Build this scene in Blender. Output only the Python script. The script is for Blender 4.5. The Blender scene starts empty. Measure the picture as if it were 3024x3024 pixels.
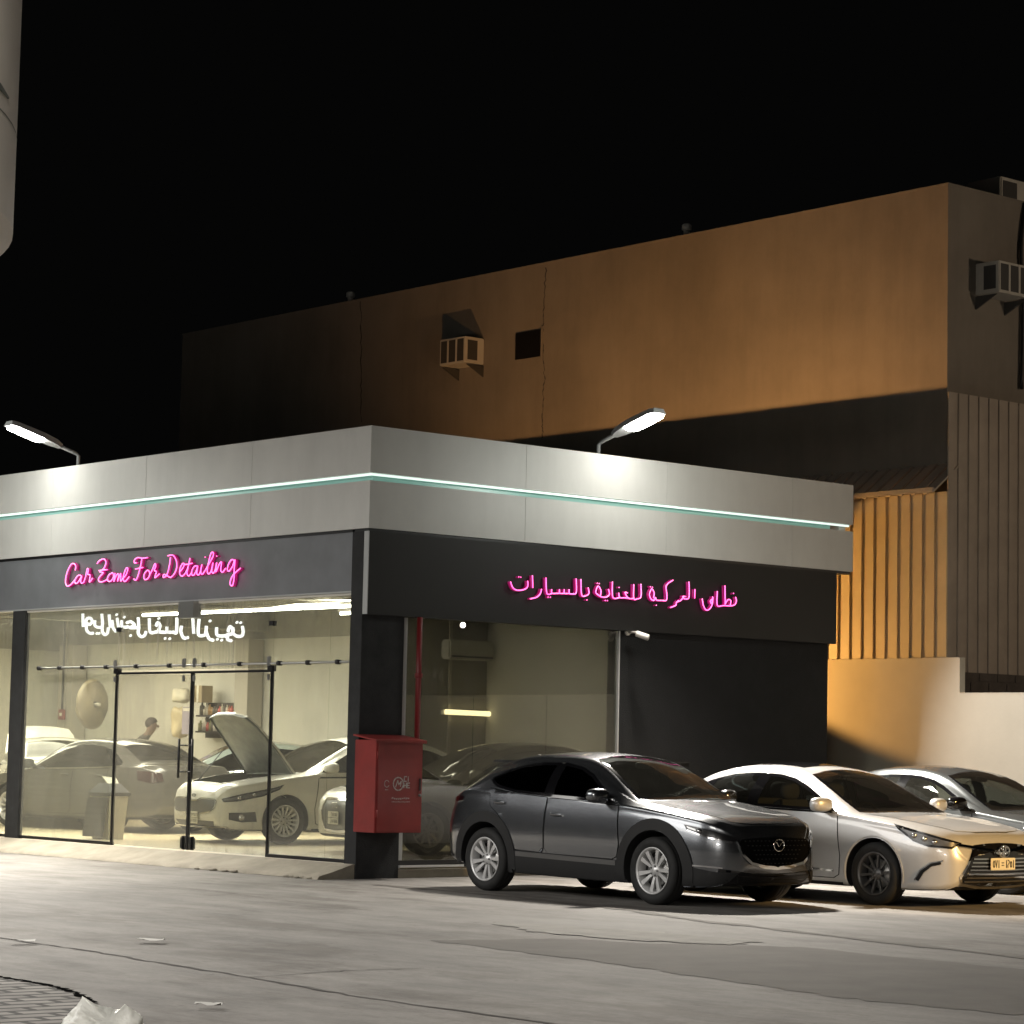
import bpy, bmesh, math, random
from mathutils import Vector, Matrix
from mathutils.bvhtree import BVHTree
from mathutils.geometry import tessellate_polygon
R = math.radians
random.seed(7)
SC = bpy.context.scene
COL = SC.collection

# ------------------------------------------------------------------ camera
# world axes: +X runs along the right facade, +Y along the left facade, the shop corner stands at the origin
CAM = Vector((-18.387, -23.991, 1.522))
RT = Vector((0.7569865, -0.6530979, 0.0208470))
UP = Vector((-0.0767691, -0.0572072, 0.9954064))
FW = Vector((0.6489052, 0.7551096, 0.0934428))
FPX = 7548.33
cam = bpy.data.cameras.new('camera')
cam.sensor_width = 36.0
cam.lens = 36.0 * FPX / 3024.0
cam.clip_start = 0.1
cam.clip_end = 2000
co = bpy.data.objects.new('camera', cam)
COL.objects.link(co)
co.matrix_world = Matrix(((RT.x, UP.x, -FW.x, CAM.x), (RT.y, UP.y, -FW.y, CAM.y), (RT.z, UP.z, -FW.z, CAM.z), (0, 0, 0, 1)))
SC.camera = co

def ray(px, py): return FW + RT * ((px - 1512) / FPX) - UP * ((py - 1512) / FPX)
def onx(px, py, x):
    d = ray(px, py); return CAM + d * ((x - CAM.x) / d.x)
def ony(px, py, y):
    d = ray(px, py); return CAM + d * ((y - CAM.y) / d.y)
def onz(px, py, z=0.0):
    d = ray(px, py); return CAM + d * ((z - CAM.z) / d.z)

# ------------------------------------------------------------------ world (night) and exposure
wd = bpy.data.worlds.new('World'); SC.world = wd; wd.use_nodes = True
wn = wd.node_tree.nodes; wl = wd.node_tree.links
bg = wn['Background']
sky = wn.new('ShaderNodeTexSky'); sky.sky_type = 'NISHITA'; sky.sun_disc = False
sky.sun_elevation = R(-6); sky.sun_rotation = R(200); sky.dust_density = 4.0
mixw = wn.new('ShaderNodeMix'); mixw.data_type = 'RGBA'; mixw.inputs[0].default_value = 0.9
wl.new(sky.outputs[0], mixw.inputs[6]); mixw.inputs[7].default_value = (0.028, 0.028, 0.027, 1)
wl.new(mixw.outputs[2], bg.inputs[0]); bg.inputs[1].default_value = 0.06
SC.view_settings.view_transform = 'Standard'; SC.view_settings.look = 'None'
SC.view_settings.exposure = 0.0; SC.view_settings.gamma = 1.0
SC.cycles.use_denoising = True
SC.cycles.max_bounces = 10; SC.cycles.diffuse_bounces = 4; SC.cycles.glossy_bounces = 5
SC.cycles.transparent_max_bounces = 24; SC.cycles.caustics_reflective = False; SC.cycles.caustics_refractive = False
SC.cycles.sample_clamp_indirect = 4.0

WHITE = (1.0, 0.93, 0.82); SODIUM = (1.0, 0.50, 0.13)
def lamp(name, kind, loc, target, watts, color, size=0.3, sizey=None, spot=None, blend=0.3, spread=None):
    d = bpy.data.lights.new(name, kind); d.energy = watts; d.color = color
    if kind == 'AREA':
        d.size = size
        if sizey: d.shape = 'RECTANGLE'; d.size_y = sizey
        if spread: d.spread = spread
    else: d.shadow_soft_size = size
    if kind == 'SPOT': d.spot_size = R(spot); d.spot_blend = blend
    o = bpy.data.objects.new(name, d); COL.objects.link(o); o.location = loc
    o.rotation_euler = (Vector(target) - Vector(loc)).to_track_quat('-Z', 'Y').to_euler()
    return o
# the two roof floodlights, the sodium lamps in the alley and on the roof, the sodium street light beyond the right edge,
# the forecourt canopy out of view, and the added fill lamps marked below
lamp('flood_glow', 'AREA', (3.89, -0.90, 5.66), (3.9, -6.0, 0), 1050, WHITE, 0.62, 0.26, spread=R(125))
lamp('flood_glow', 'AREA', (-0.90, 7.23, 5.76), (-6.0, 6.0, 0), 1500, WHITE, 0.62, 0.26, spread=R(125))
lamp('flood_glow', 'SPOT', (3.95, -0.80, 5.66), (10.5, -2.4, 1.2), 1900, (1.0, 0.98, 0.95), 0.12, spot=46, blend=0.7)
lamp('fascia_fill', 'AREA', (3.89, -2.4, 5.0), (3.89, 0.0, 4.7), 34, (0.97, 1.0, 0.92), 0.62, 0.26)  # added lamp away from the fixture, brightens the right fascia evenly
lamp('fascia_fill', 'AREA', (-2.4, 7.23, 5.0), (0.0, 7.23, 4.7), 36, (0.97, 1.0, 0.92), 0.62, 0.26)  # added lamp away from the fixture, brightens the left fascia evenly
lamp('alley_glow', 'SPOT', (8.90, 5.0, 2.85), (10.5, 0.7, 3.6), 1150, SODIUM, 0.08, spot=54, blend=0.25)
lamp('roof_and_fill_glow', 'SPOT', (7.40, 2.9, 4.69), (11.0, 2.6, 8.6), 820, (1.0, 0.50, 0.17), 0.012, spot=150, blend=0.6)
lamp('roof_and_fill_glow', 'SPOT', (7.40, 8.2, 4.69), (11.0, 7.2, 8.6), 330, (1.0, 0.50, 0.18), 0.012, spot=150, blend=0.6)  # second roof lamp added to flatten the orange wash on the hall
lamp('street_and_fill_glow', 'SPOT', (2.0, -17.5, 4.5), (3.3, -6.9, 0.50), 6500, (1.0, 0.60, 0.21), 0.25, spot=24, blend=0.5)
lamp('street_and_fill_glow', 'SPOT', (17.0, -15.0, 7.0), (13.0, 0.0, 6.5), 1500, (1.0, 0.78, 0.56), 0.3, spot=60, blend=0.6)  # added lamp lifting the hall's right face and the brown sheets
lamp('canopy_fill', 'AREA', (-15.0, 1.0, 6.6), (-15.0, 1.0, 0.0), 3300, (1.0, 0.97, 0.92), 12.0, 15.0)
lamp('canopy_fill', 'AREA', (-17.0, -14.5, 6.6), (-17.0, -14.5, 0.0), 800, (1.0, 0.95, 0.88), 4.0, 4.0)
lamp('canopy_fill', 'AREA', (-21.5, -25.5, 6.6), (-21.5, -25.5, 0.0), 4200, (1.0, 0.94, 0.85), 4.0, 4.0)  # added lamp behind the camera to brighten the drum sign

# ------------------------------------------------------------------ helpers
def new_obj(name, me, mat=None, parent=None):
    o = bpy.data.objects.new(name, me); COL.objects.link(o)
    if mat is not None:
        for m in (mat if isinstance(mat, (list, tuple)) else [mat]): me.materials.append(m)
    if parent is not None: o.parent = parent
    return o
def tag(o, label=None, cat=None, group=None, kind=None):
    if label: o['label'] = label
    if cat: o['category'] = cat
    if group: o['group'] = group
    if kind: o['kind'] = kind
    return o
def thing(name, label, cat, loc=(0, 0, 0), rz=0.0, group=None):
    o = bpy.data.objects.new(name, None); COL.objects.link(o); o.location = loc; o.rotation_euler = (0, 0, rz)
    o.empty_display_size = 0.2
    return tag(o, label, cat, group)
def frame_of(d):
    d = d.normalized(); a = Vector((0, 0, 1)) if abs(d.z) < 0.9 else Vector((1, 0, 0))
    x = d.cross(a).normalized(); return x, d.cross(x).normalized()
class MB:
    def __init__(s): s.bm = bmesh.new(); s.mi = 0; s.sm = False
    def face(s, vs):
        try:
            f = s.bm.faces.new(vs); f.material_index = s.mi; f.smooth = s.sm; return f
        except ValueError: return None
    def quad(s, pts): return s.face([s.bm.verts.new(p) for p in pts])
    def box(s, x0, x1, y0, y1, z0, z1, bev=0.0):
        v = [s.bm.verts.new((x, y, z)) for z in (z0, z1) for y in (y0, y1) for x in (x0, x1)]
        fs = [s.face([v[i] for i in q]) for q in ((0, 2, 3, 1), (4, 5, 7, 6), (0, 1, 5, 4), (2, 6, 7, 3), (0, 4, 6, 2), (1, 3, 7, 5))]
        if bev > 0:
            es = list({e for f in fs for e in f.edges})
            bmesh.ops.bevel(s.bm, geom=es, offset=bev, segments=2, affect='EDGES', material=s.mi)
        return s
    def obox(s, c, ax, hx, hy, hz):  # box with centre c, axes columns ax
        c = Vector(c); v = []
        for sz in (-1, 1):
            for sy in (-1, 1):
                for sx in (-1, 1): v.append(s.bm.verts.new(c + ax[0] * hx * sx + ax[1] * hy * sy + ax[2] * hz * sz))
        for q in ((0, 2, 3, 1), (4, 5, 7, 6), (0, 1, 5, 4), (2, 6, 7, 3), (0, 4, 6, 2), (1, 3, 7, 5)): s.face([v[i] for i in q])
        return s
    def tube(s, pts, r, n=8, cap=True):
        pts = [Vector(p) for p in pts]; rings = []
        rr = r if isinstance(r, (list, tuple)) else [r] * len(pts)
        x = None
        for i, p in enumerate(pts):
            d = (pts[min(i + 1, len(pts) - 1)] - pts[max(i - 1, 0)])
            if d.length < 1e-9: d = Vector((0, 0, 1))
            d.normalize()
            if x is None: x, y = frame_of(d)
            else:
                x = (x - d * x.dot(d)); x = x.normalized() if x.length > 1e-6 else frame_of(d)[0]; y = d.cross(x)
            rings.append([s.bm.verts.new(p + (x * math.cos(a) + y * math.sin(a)) * rr[i]) for a in (2 * math.pi * k / n for k in range(n))])
        sm = s.sm; s.sm = True
        for a, b in zip(rings, rings[1:]):
            for k in range(n): s.face([a[k], a[(k + 1) % n], b[(k + 1) % n], b[k]])
        s.sm = sm
        if cap: s.face(rings[0][::-1]); s.face(rings[-1])
        return s
    def lathe(s, prof, c=(0, 0, 0), axis=(0, 0, 1), n=32, smooth=True, cap=False):  # prof: (radius, along)
        c = Vector(c); ax = Vector(axis).normalized(); x, y = frame_of(ax); rings = []
        for rad, h in prof:
            rings.append([s.bm.verts.new(c + ax * h + (x * math.cos(a) + y * math.sin(a)) * max(rad, 1e-5)) for a in (2 * math.pi * k / n for k in range(n))])
        sm = s.sm; s.sm = smooth
        for a, b in zip(rings, rings[1:]):
            for k in range(n): s.face([a[k], a[(k + 1) % n], b[(k + 1) % n], b[k]])
        s.sm = sm
        if cap: s.face(rings[0][::-1]); s.face(rings[-1])
        return s
    def prism(s, pts, vec):  # closed outline (3-D points, planar), extruded by vec
        vec = Vector(vec); a = [s.bm.verts.new(p) for p in pts]; b = [s.bm.verts.new(Vector(p) + vec) for p in pts]
        s.face(a[::-1]); s.face(b); n = len(a)
        for i in range(n): s.face([a[i], a[(i + 1) % n], b[(i + 1) % n], b[i]])
        return s
    def ellip(s, c, rx, ry, rz, nu=16, nv=10, p=1.0):
        c = Vector(c); rows = []
        def sp(t): return math.copysign(abs(t) ** p, t)
        for j in range(nv + 1):
            ph = math.pi * j / nv - math.pi / 2
            rows.append([s.bm.verts.new(c + Vector((rx * sp(math.cos(ph)) * sp(math.cos(2 * math.pi * k / nu)), ry * sp(math.cos(ph)) * sp(math.sin(2 * math.pi * k / nu)), rz * sp(math.sin(ph))))) for k in range(nu)])
        sm = s.sm; s.sm = True
        for a, b in zip(rows, rows[1:]):
            for k in range(nu): s.face([a[k], a[(k + 1) % nu], b[(k + 1) % nu], b[k]])
        s.sm = sm
        return s
    def build(s, name, mat, parent=None, recalc=True, smooth_angle=None):
        bmesh.ops.remove_doubles(s.bm, verts=s.bm.verts, dist=1e-5)
        if recalc: bmesh.ops.recalc_face_normals(s.bm, faces=s.bm.faces)
        me = bpy.data.meshes.new(name); s.bm.to_mesh(me); s.bm.free()
        if smooth_angle:
            for p in me.polygons: p.use_smooth = True
            me.set_sharp_from_angle(angle=R(smooth_angle))
        return new_obj(name, me, mat, parent)

# ------------------------------------------------------------------ materials
def nmat(name):
    m = bpy.data.materials.new(name); m.use_nodes = True
    nt = m.node_tree; return m, nt, nt.nodes, nt.links, nt.nodes['Principled BSDF']
def tex(nt, kind, scale, detail=4, rough=0.55, coord='Object', stretch=None):
    tc = nt.nodes.new('ShaderNodeTexCoord'); t = nt.nodes.new(kind)
    if stretch:
        mp = nt.nodes.new('ShaderNodeMapping'); mp.inputs['Scale'].default_value = stretch
        nt.links.new(tc.outputs[coord], mp.inputs[0]); nt.links.new(mp.outputs[0], t.inputs['Vector'])
    else: nt.links.new(tc.outputs[coord], t.inputs['Vector'])
    t.inputs['Scale'].default_value = scale
    if 'Detail' in t.inputs: t.inputs['Detail'].default_value = detail
    if 'Roughness' in t.inputs: t.inputs['Roughness'].default_value = rough
    return t
def ramp(nt, src, stops):
    r = nt.nodes.new('ShaderNodeValToRGB'); e = r.color_ramp.elements
    while len(e) < len(stops): e.new(0.5)
    for el, (p, c) in zip(e, stops): el.position = p; el.color = c if len(c) == 4 else (*c, 1)
    nt.links.new(src, r.inputs[0]); return r
def mixc(nt, fac, a, b, mode='MIX'):
    m = nt.nodes.new('ShaderNodeMix'); m.data_type = 'RGBA'; m.blend_type = mode
    for s, v in ((0, fac), (6, a), (7, b)):
        if hasattr(v, 'is_output'): nt.links.new(v, m.inputs[s])
        else: m.inputs[s].default_value = v if s == 0 else (*v, 1)
    return m.outputs[2]
def bump(nt, b, src, strength, dist=0.01):
    n = nt.nodes.new('ShaderNodeBump'); n.inputs['Strength'].default_value = strength; n.inputs['Distance'].default_value = dist
    nt.links.new(src, n.inputs['Height']); nt.links.new(n.outputs[0], b.inputs['Normal'])
def plain(name, col, rough=0.5, metal=0.0, coat=0.0, var=0.0, vscale=3.0, bmp=0.0, bscale=60.0, spec=0.5):
    m, nt, N, L, b = nmat(name)
    b.inputs['Base Color'].default_value = (*col, 1); b.inputs['Roughness'].default_value = rough
    b.inputs['Metallic'].default_value = metal; b.inputs['Coat Weight'].default_value = coat; b.inputs['Coat Roughness'].default_value = 0.03
    b.inputs['Specular IOR Level'].default_value = spec
    if var:
        t = tex(nt, 'ShaderNodeTexNoise', vscale, 6, 0.6)
        r = ramp(nt, t.outputs[0], [(0.3, tuple(c * (1 - var) for c in col)), (0.7, tuple(min(1, c * (1 + var)) for c in col))])
        L.new(r.outputs[0], b.inputs['Base Color'])
    if bmp:
        t2 = tex(nt, 'ShaderNodeTexNoise', bscale, 5, 0.6); bump(nt, b, t2.outputs[0], bmp)
    return m
def emit(name, col, strength, base=(0.8, 0.8, 0.8)):
    m, nt, N, L, b = nmat(name)
    b.inputs['Base Color'].default_value = (*base, 1); b.inputs['Emission Color'].default_value = (*col, 1); b.inputs['Emission Strength'].default_value = strength
    return m
def paint(name, col, metal=0.55, rough=0.32, dust=0.12, dustcol=(0.34, 0.31, 0.26)):
    m, nt, N, L, b = nmat(name)
    t = tex(nt, 'ShaderNodeTexNoise', 5.0, 7, 0.65)
    r = ramp(nt, t.outputs[0], [(0.35, (0, 0, 0)), (0.8, (dust, dust, dust))])
    L.new(mixc(nt, r.outputs[0], col, dustcol), b.inputs['Base Color'])
    b.inputs['Metallic'].default_value = metal; b.inputs['Roughness'].default_value = rough
    b.inputs['Coat Weight'].default_value = 1.0; b.inputs['Coat Roughness'].default_value = 0.025
    f = tex(nt, 'ShaderNodeTexNoise', 900.0, 2, 0.5); bump(nt, b, f.outputs[0], 0.03, 0.001)
    return m
def glass(name, tint, dust=0.0, dustcol=(0.5, 0.46, 0.36), rough=0.02, streak=None, refl=1.0, smear=None):
    m, nt, N, L, b = nmat(name); N.remove(b)
    out = N['Material Output']
    tr = N.new('ShaderNodeBsdfTransparent'); tr.inputs[0].default_value = (*tint, 1)
    gl = N.new('ShaderNodeBsdfGlossy'); gl.inputs['Roughness'].default_value = rough; gl.inputs[0].default_value = (refl, refl, refl, 1)
    lw = N.new('ShaderNodeLayerWeight'); lw.inputs[0].default_value = 0.5
    pw = N.new('ShaderNodeMath'); pw.operation = 'POWER'; L.new(lw.outputs['Facing'], pw.inputs[0]); pw.inputs[1].default_value = 4.0
    fr = N.new('ShaderNodeMath'); fr.operation = 'MULTIPLY_ADD'; L.new(pw.outputs[0], fr.inputs[0]); fr.inputs[1].default_value = 0.9; fr.inputs[2].default_value = 0.045
    ms = N.new('ShaderNodeMixShader'); L.new(fr.outputs[0], ms.inputs[0])
    base = tr.outputs[0]
    if dust:
        df = N.new('ShaderNodeBsdfDiffuse'); df.inputs[0].default_value = (*dustcol, 1)
        t = tex(nt, 'ShaderNodeTexNoise', 1.3, 8, 0.62, stretch=streak or (1, 1, 0.35))
        t2 = tex(nt, 'ShaderNodeTexNoise', 9.0, 5, 0.6, stretch=(1, 1, 0.12))
        ad = N.new('ShaderNodeMath'); ad.operation = 'MULTIPLY_ADD'; L.new(t2.outputs[0], ad.inputs[0]); ad.inputs[1].default_value = 0.22; L.new(t.outputs[0], ad.inputs[2])
        r = ramp(nt, ad.outputs[0], [(0.42, (dust * 0.75,) * 3), (0.85, (min(1, dust * 1.5),) * 3)])
        fac = r.outputs[0]
        if smear:
            z0, z1, amt, st, sc = smear
            ts = tex(nt, 'ShaderNodeTexNoise', sc, 6, 0.7, stretch=st); rs = ramp(nt, ts.outputs[0], [(0.50, (0, 0, 0)), (0.68, (amt,) * 3)])
            tl_ = tex(nt, 'ShaderNodeTexNoise', 0.55, 3, 0.5); rl_ = ramp(nt, tl_.outputs[0], [(0.46, (0, 0, 0)), (0.60, (1, 1, 1))])
            tc = N.new('ShaderNodeTexCoord'); sx_ = N.new('ShaderNodeSeparateXYZ'); L.new(tc.outputs['Object'], sx_.inputs[0])
            mr = N.new('ShaderNodeMapRange'); L.new(sx_.outputs[2], mr.inputs[0]); mr.inputs[1].default_value = z0; mr.inputs[2].default_value = z1
            m1 = N.new('ShaderNodeMath'); m1.operation = 'MULTIPLY'; L.new(rs.outputs[0], m1.inputs[0]); L.new(mr.outputs[0], m1.inputs[1])
            m2 = N.new('ShaderNodeMath'); m2.operation = 'MULTIPLY'; L.new(m1.outputs[0], m2.inputs[0]); L.new(rl_.outputs[0], m2.inputs[1])
            m3 = N.new('ShaderNodeMath'); m3.operation = 'ADD'; m3.use_clamp = True; L.new(m2.outputs[0], m3.inputs[0]); L.new(fac, m3.inputs[1]); fac = m3.outputs[0]
        md = N.new('ShaderNodeMixShader'); L.new(fac, md.inputs[0]); L.new(tr.outputs[0], md.inputs[1]); L.new(df.outputs[0], md.inputs[2])
        base = md.outputs[0]
    L.new(base, ms.inputs[1]); L.new(gl.outputs[0], ms.inputs[2]); L.new(ms.outputs[0], out.inputs[0])
    return m

M = {}
M['white_panel'] = plain('white_panel', (0.62, 0.62, 0.60), 0.45, var=0.05, vscale=1.2)
M['seam'] = plain('seam', (0.56, 0.56, 0.54), 0.5)
M['groove'] = plain('groove', (0.34, 0.62, 0.57), 0.3)
M['led'] = emit('led', (0.80, 1.0, 0.90), 1.0)
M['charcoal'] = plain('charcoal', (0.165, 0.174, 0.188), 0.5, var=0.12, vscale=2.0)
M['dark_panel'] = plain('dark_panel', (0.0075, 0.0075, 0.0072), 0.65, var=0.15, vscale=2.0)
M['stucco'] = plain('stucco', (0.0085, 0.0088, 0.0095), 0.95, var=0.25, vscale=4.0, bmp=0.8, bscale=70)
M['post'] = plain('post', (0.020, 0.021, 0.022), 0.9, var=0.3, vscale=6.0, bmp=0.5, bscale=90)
M['black'] = plain('black', (0.008, 0.008, 0.009), 0.45)
M['black_gloss'] = plain('black_gloss', (0.006, 0.006, 0.007), 0.08, coat=0.5)
M['black_trim'] = plain('black_trim', (0.009, 0.009, 0.0095), 0.7)
M['void'] = plain('void', (0.006, 0.006, 0.006), 1.0, spec=0.0)
M['rubber'] = plain('rubber', (0.012, 0.012, 0.012), 0.75, var=0.4, vscale=12)
M['alu'] = plain('alu', (0.62, 0.62, 0.62), 0.32, metal=0.35)
M['alu_dark'] = plain('alu_dark', (0.16, 0.16, 0.16), 0.4, metal=0.7)
M['chrome'] = plain('chrome', (0.75, 0.75, 0.74), 0.08, metal=1.0)
M['steel'] = plain('steel', (0.42, 0.42, 0.41), 0.35, metal=0.8)
M['grey_metal'] = plain('grey_metal', (0.45, 0.46, 0.46), 0.45, metal=0.3)
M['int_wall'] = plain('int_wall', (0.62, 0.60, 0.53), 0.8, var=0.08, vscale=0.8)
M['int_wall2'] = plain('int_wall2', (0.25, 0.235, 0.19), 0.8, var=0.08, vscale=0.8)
M['int_col'] = plain('int_col', (0.42, 0.39, 0.33), 0.8)
M['int_ceil'] = plain('int_ceil', (0.34, 0.33, 0.29), 0.85, var=0.1)
M['int_floor'] = plain('int_floor', (0.52, 0.44, 0.29), 0.35, var=0.15, vscale=1.5)
M['tube'] = emit('tube', (1.0, 0.97, 0.86), 22.0)
M['tube_warm'] = emit('tube_warm', (1.0, 0.86, 0.52), 11.0)
M['neon'] = emit('neon', (1.0, 0.045, 0.42), 2.4)
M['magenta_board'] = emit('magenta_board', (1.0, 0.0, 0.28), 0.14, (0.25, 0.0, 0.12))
M['white_letter'] = emit('white_letter', (0.92, 0.94, 1.0), 2.4)
M['lens_lit'] = emit('lens_lit', (1.0, 0.97, 0.9), 60.0)
M['red_box'] = plain('red_box', (0.22, 0.022, 0.02), 0.45, var=0.15, vscale=3)
M['red_pipe'] = plain('red_pipe', (0.17, 0.012, 0.014), 0.4)
M['worn_white'] = plain('worn_white', (0.42, 0.38, 0.36), 0.7, var=0.5, vscale=30)
M['cream_wall'] = plain('cream_wall', (0.62, 0.58, 0.48), 0.85, var=0.07, vscale=0.9, bmp=0.15, bscale=25)
def streaked(name, col, rough, amt, sc, stretch, bmp=0.0, bscale=20, blotch=0.12):
    m, nt, N, L, b = nmat(name)
    t = tex(nt, 'ShaderNodeTexNoise', sc, 7, 0.65, stretch=stretch); r = ramp(nt, t.outputs[0], [(0.34, (1 - amt,) * 3), (0.55, (1, 1, 1)), (0.75, (1 + amt * 0.4,) * 3)])
    t2 = tex(nt, 'ShaderNodeTexNoise', 0.45, 8, 0.62); r2 = ramp(nt, t2.outputs[0], [(0.35, tuple(c * (1 - blotch) for c in col)), (0.65, tuple(c * (1 + blotch) for c in col))])
    L.new(mixc(nt, 1.0, r2.outputs[0], r.outputs[0], 'MULTIPLY'), b.inputs['Base Color']); b.inputs['Roughness'].default_value = rough
    if bmp: t3 = tex(nt, 'ShaderNodeTexNoise', bscale, 5, 0.6); bump(nt, b, t3.outputs[0], bmp)
    return m
M['tall_wall'] = streaked('tall_wall', (0.25, 0.22, 0.185), 0.92, 0.12, 1.6, (1, 1, 0.15), 0.3, 9, 0.14)
M['white_panel'] = streaked('white_panel', (0.60, 0.60, 0.575), 0.45, 0.06, 2.2, (1, 1, 0.25), 0, 20, 0.06)
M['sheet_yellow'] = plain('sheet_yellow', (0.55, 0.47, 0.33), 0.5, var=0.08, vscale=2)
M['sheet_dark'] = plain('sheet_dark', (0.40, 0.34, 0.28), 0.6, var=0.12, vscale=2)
M['brick_dark'] = plain('brick_dark', (0.10, 0.085, 0.075), 0.9, var=0.3, vscale=3, bmp=0.4, bscale=20)
M['ac_white'] = plain('ac_white', (0.55, 0.53, 0.48), 0.5, var=0.1)
M['ac_dark'] = plain('ac_dark', (0.06, 0.058, 0.055), 0.7)
M['pvc'] = plain('pvc', (0.6, 0.58, 0.54), 0.5)
M['sign_grey'] = plain('sign_grey', (0.70, 0.66, 0.60), 0.5, var=0.08, vscale=2)
M['sign_band'] = plain('sign_band', (0.13, 0.14, 0.125), 0.5)
M['seat'] = plain('seat', (0.13, 0.125, 0.115), 0.85, bmp=0.2, bscale=200)
M['seat_light'] = plain('seat_light', (0.24, 0.24, 0.235), 0.85)
M['dash'] = plain('dash', (0.03, 0.03, 0.03), 0.7)
M['plate'] = plain('plate', (0.72, 0.68, 0.55), 0.5)
M['headlamp'] = plain('headlamp', (0.012, 0.012, 0.013), 0.22)
M['lamp_chrome'] = plain('lamp_chrome', (0.6, 0.6, 0.62), 0.12, metal=0.9)
M['tail_red'] = plain('tail_red', (0.10, 0.006, 0.008), 0.1, coat=1.0)
M['tail_dark'] = plain('tail_dark', (0.02, 0.004, 0.005), 0.1, coat=1.0)
M['bin_white'] = plain('bin_white', (0.58, 0.54, 0.43), 0.5, var=0.08)
M['paper'] = plain('paper', (0.72, 0.68, 0.56), 0.8)
M['cloth_dark'] = plain('cloth_dark', (0.10, 0.09, 0.075), 0.9)
M['skin_hair'] = plain('skin_hair', (0.05, 0.035, 0.028), 0.7)
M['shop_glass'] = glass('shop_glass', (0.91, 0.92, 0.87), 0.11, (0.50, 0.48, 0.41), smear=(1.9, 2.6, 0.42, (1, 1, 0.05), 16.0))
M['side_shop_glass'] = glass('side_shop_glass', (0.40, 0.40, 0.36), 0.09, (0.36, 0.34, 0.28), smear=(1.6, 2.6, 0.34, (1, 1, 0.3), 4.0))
M['dusty_glass'] = glass('dusty_glass', (0.86, 0.88, 0.82), 0.19, (0.50, 0.48, 0.41), smear=(1.0, 0.1, 0.30, (1, 1, 0.5), 4.0))
M['dusty_door'] = glass('dusty_door', (0.90, 0.90, 0.84), 0.20, (0.50, 0.48, 0.41))
M['door_glass'] = glass('door_glass', (0.93, 0.94, 0.90), 0.09, (0.50, 0.48, 0.41), smear=(1.0, 0.2, 0.22, (1, 1, 0.6), 5.0))
M['glass_dark'] = glass('glass_dark', (0.035, 0.036, 0.034), 0.0)
M['glass_mid'] = glass('glass_mid', (0.24, 0.25, 0.235), 0.012, (0.3, 0.29, 0.25))
M['glass_clear'] = glass('glass_clear', (0.55, 0.58, 0.54), 0.035, (0.3, 0.29, 0.25))
M['paint_gunmetal'] = paint('paint_gunmetal', (0.19, 0.20, 0.216), 0.92, 0.26, 0.05)
M['paint_silver'] = paint('paint_silver', (0.57, 0.575, 0.58), 0.35, 0.36, 0.10)
M['paint_steel'] = paint('paint_steel', (0.105, 0.115, 0.12), 0.65, 0.36, 0.10)
M['paint_white'] = paint('paint_white', (0.84, 0.82, 0.75), 0.0, 0.30, 0.05)
M['paint_dust'] = paint('paint_dust', (0.035, 0.033, 0.028), 0.0, 0.45, 0.08)
M['paint_teal'] = paint('paint_teal', (0.36, 0.42, 0.38), 0.2, 0.35, 0.2)
M['paint_pearl'] = paint('paint_pearl', (0.55, 0.53, 0.46), 0.3, 0.32, 0.1)

def make_ground_mat():
    m, nt, N, L, b = nmat('concrete_ground')
    a = tex(nt, 'ShaderNodeTexNoise', 0.16, 8, 0.6)
    c = tex(nt, 'ShaderNodeTexNoise', 1.1, 10, 0.68, stretch=(2.2, 0.7, 1))
    d = tex(nt, 'ShaderNodeTexNoise', 24.0, 6, 0.7)
    r1 = ramp(nt, a.outputs[0], [(0.32, (0.125, 0.118, 0.112)), (0.5, (0.185, 0.176, 0.166)), (0.7, (0.25, 0.238, 0.225))])
    r2 = ramp(nt, c.outputs[0], [(0.28, (0.55, 0.55, 0.55)), (0.5, (0.98, 0.97, 0.96)), (0.74, (1.32, 1.31, 1.29))])
    r3 = ramp(nt, d.outputs[0], [(0.3, (0.84, 0.84, 0.84)), (0.7, (1.08, 1.08, 1.08))])
    x = mixc(nt, 1.0, r1.outputs[0], r2.outputs[0], 'MULTIPLY'); y = mixc(nt, 1.0, x, r3.outputs[0], 'MULTIPLY')
    e = tex(nt, 'ShaderNodeTexVoronoi', 1.7); r4 = ramp(nt, e.outputs[0], [(0.035, (0.35, 0.34, 0.33)), (0.075, (1, 1, 1))])
    z = mixc(nt, 1.0, y, r4.outputs[0], 'MULTIPLY')
    st = tex(nt, 'ShaderNodeTexNoise', 0.55, 9, 0.72, stretch=(1.6, 0.8, 1)); r5 = ramp(nt, st.outputs[0], [(0.40, (0.50, 0.47, 0.44)), (0.52, (1, 1, 1)), (0.66, (1.0, 1.0, 1.0)), (0.74, (1.25, 1.24, 1.22))])
    z = mixc(nt, 0.8, z, r5.outputs[0], 'MULTIPLY')
    sp = tex(nt, 'ShaderNodeTexNoise', 6.0, 3, 0.5); r6 = ramp(nt, sp.outputs[0], [(0.24, (0.4, 0.38, 0.36)), (0.32, (1, 1, 1))])
    z = mixc(nt, 0.9, z, r6.outputs[0], 'MULTIPLY')
    L.new(z, b.inputs['Base Color']); b.inputs['Roughness'].default_value = 0.78
    bump(nt, b, d.outputs[0], 0.35, 0.01)
    return m
M['ground'] = make_ground_mat()
M['slab_dark'] = plain('slab_dark', (0.100, 0.091, 0.081), 0.85, var=0.2, vscale=2.0, bmp=0.3, bscale=40)
M['slab_pale'] = plain('slab_pale', (0.25, 0.238, 0.22), 0.85, var=0.25, vscale=4.0, bmp=0.3, bscale=40)
M['joint'] = plain('joint', (0.06, 0.055, 0.05), 0.9, var=0.4, vscale=8)
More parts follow.
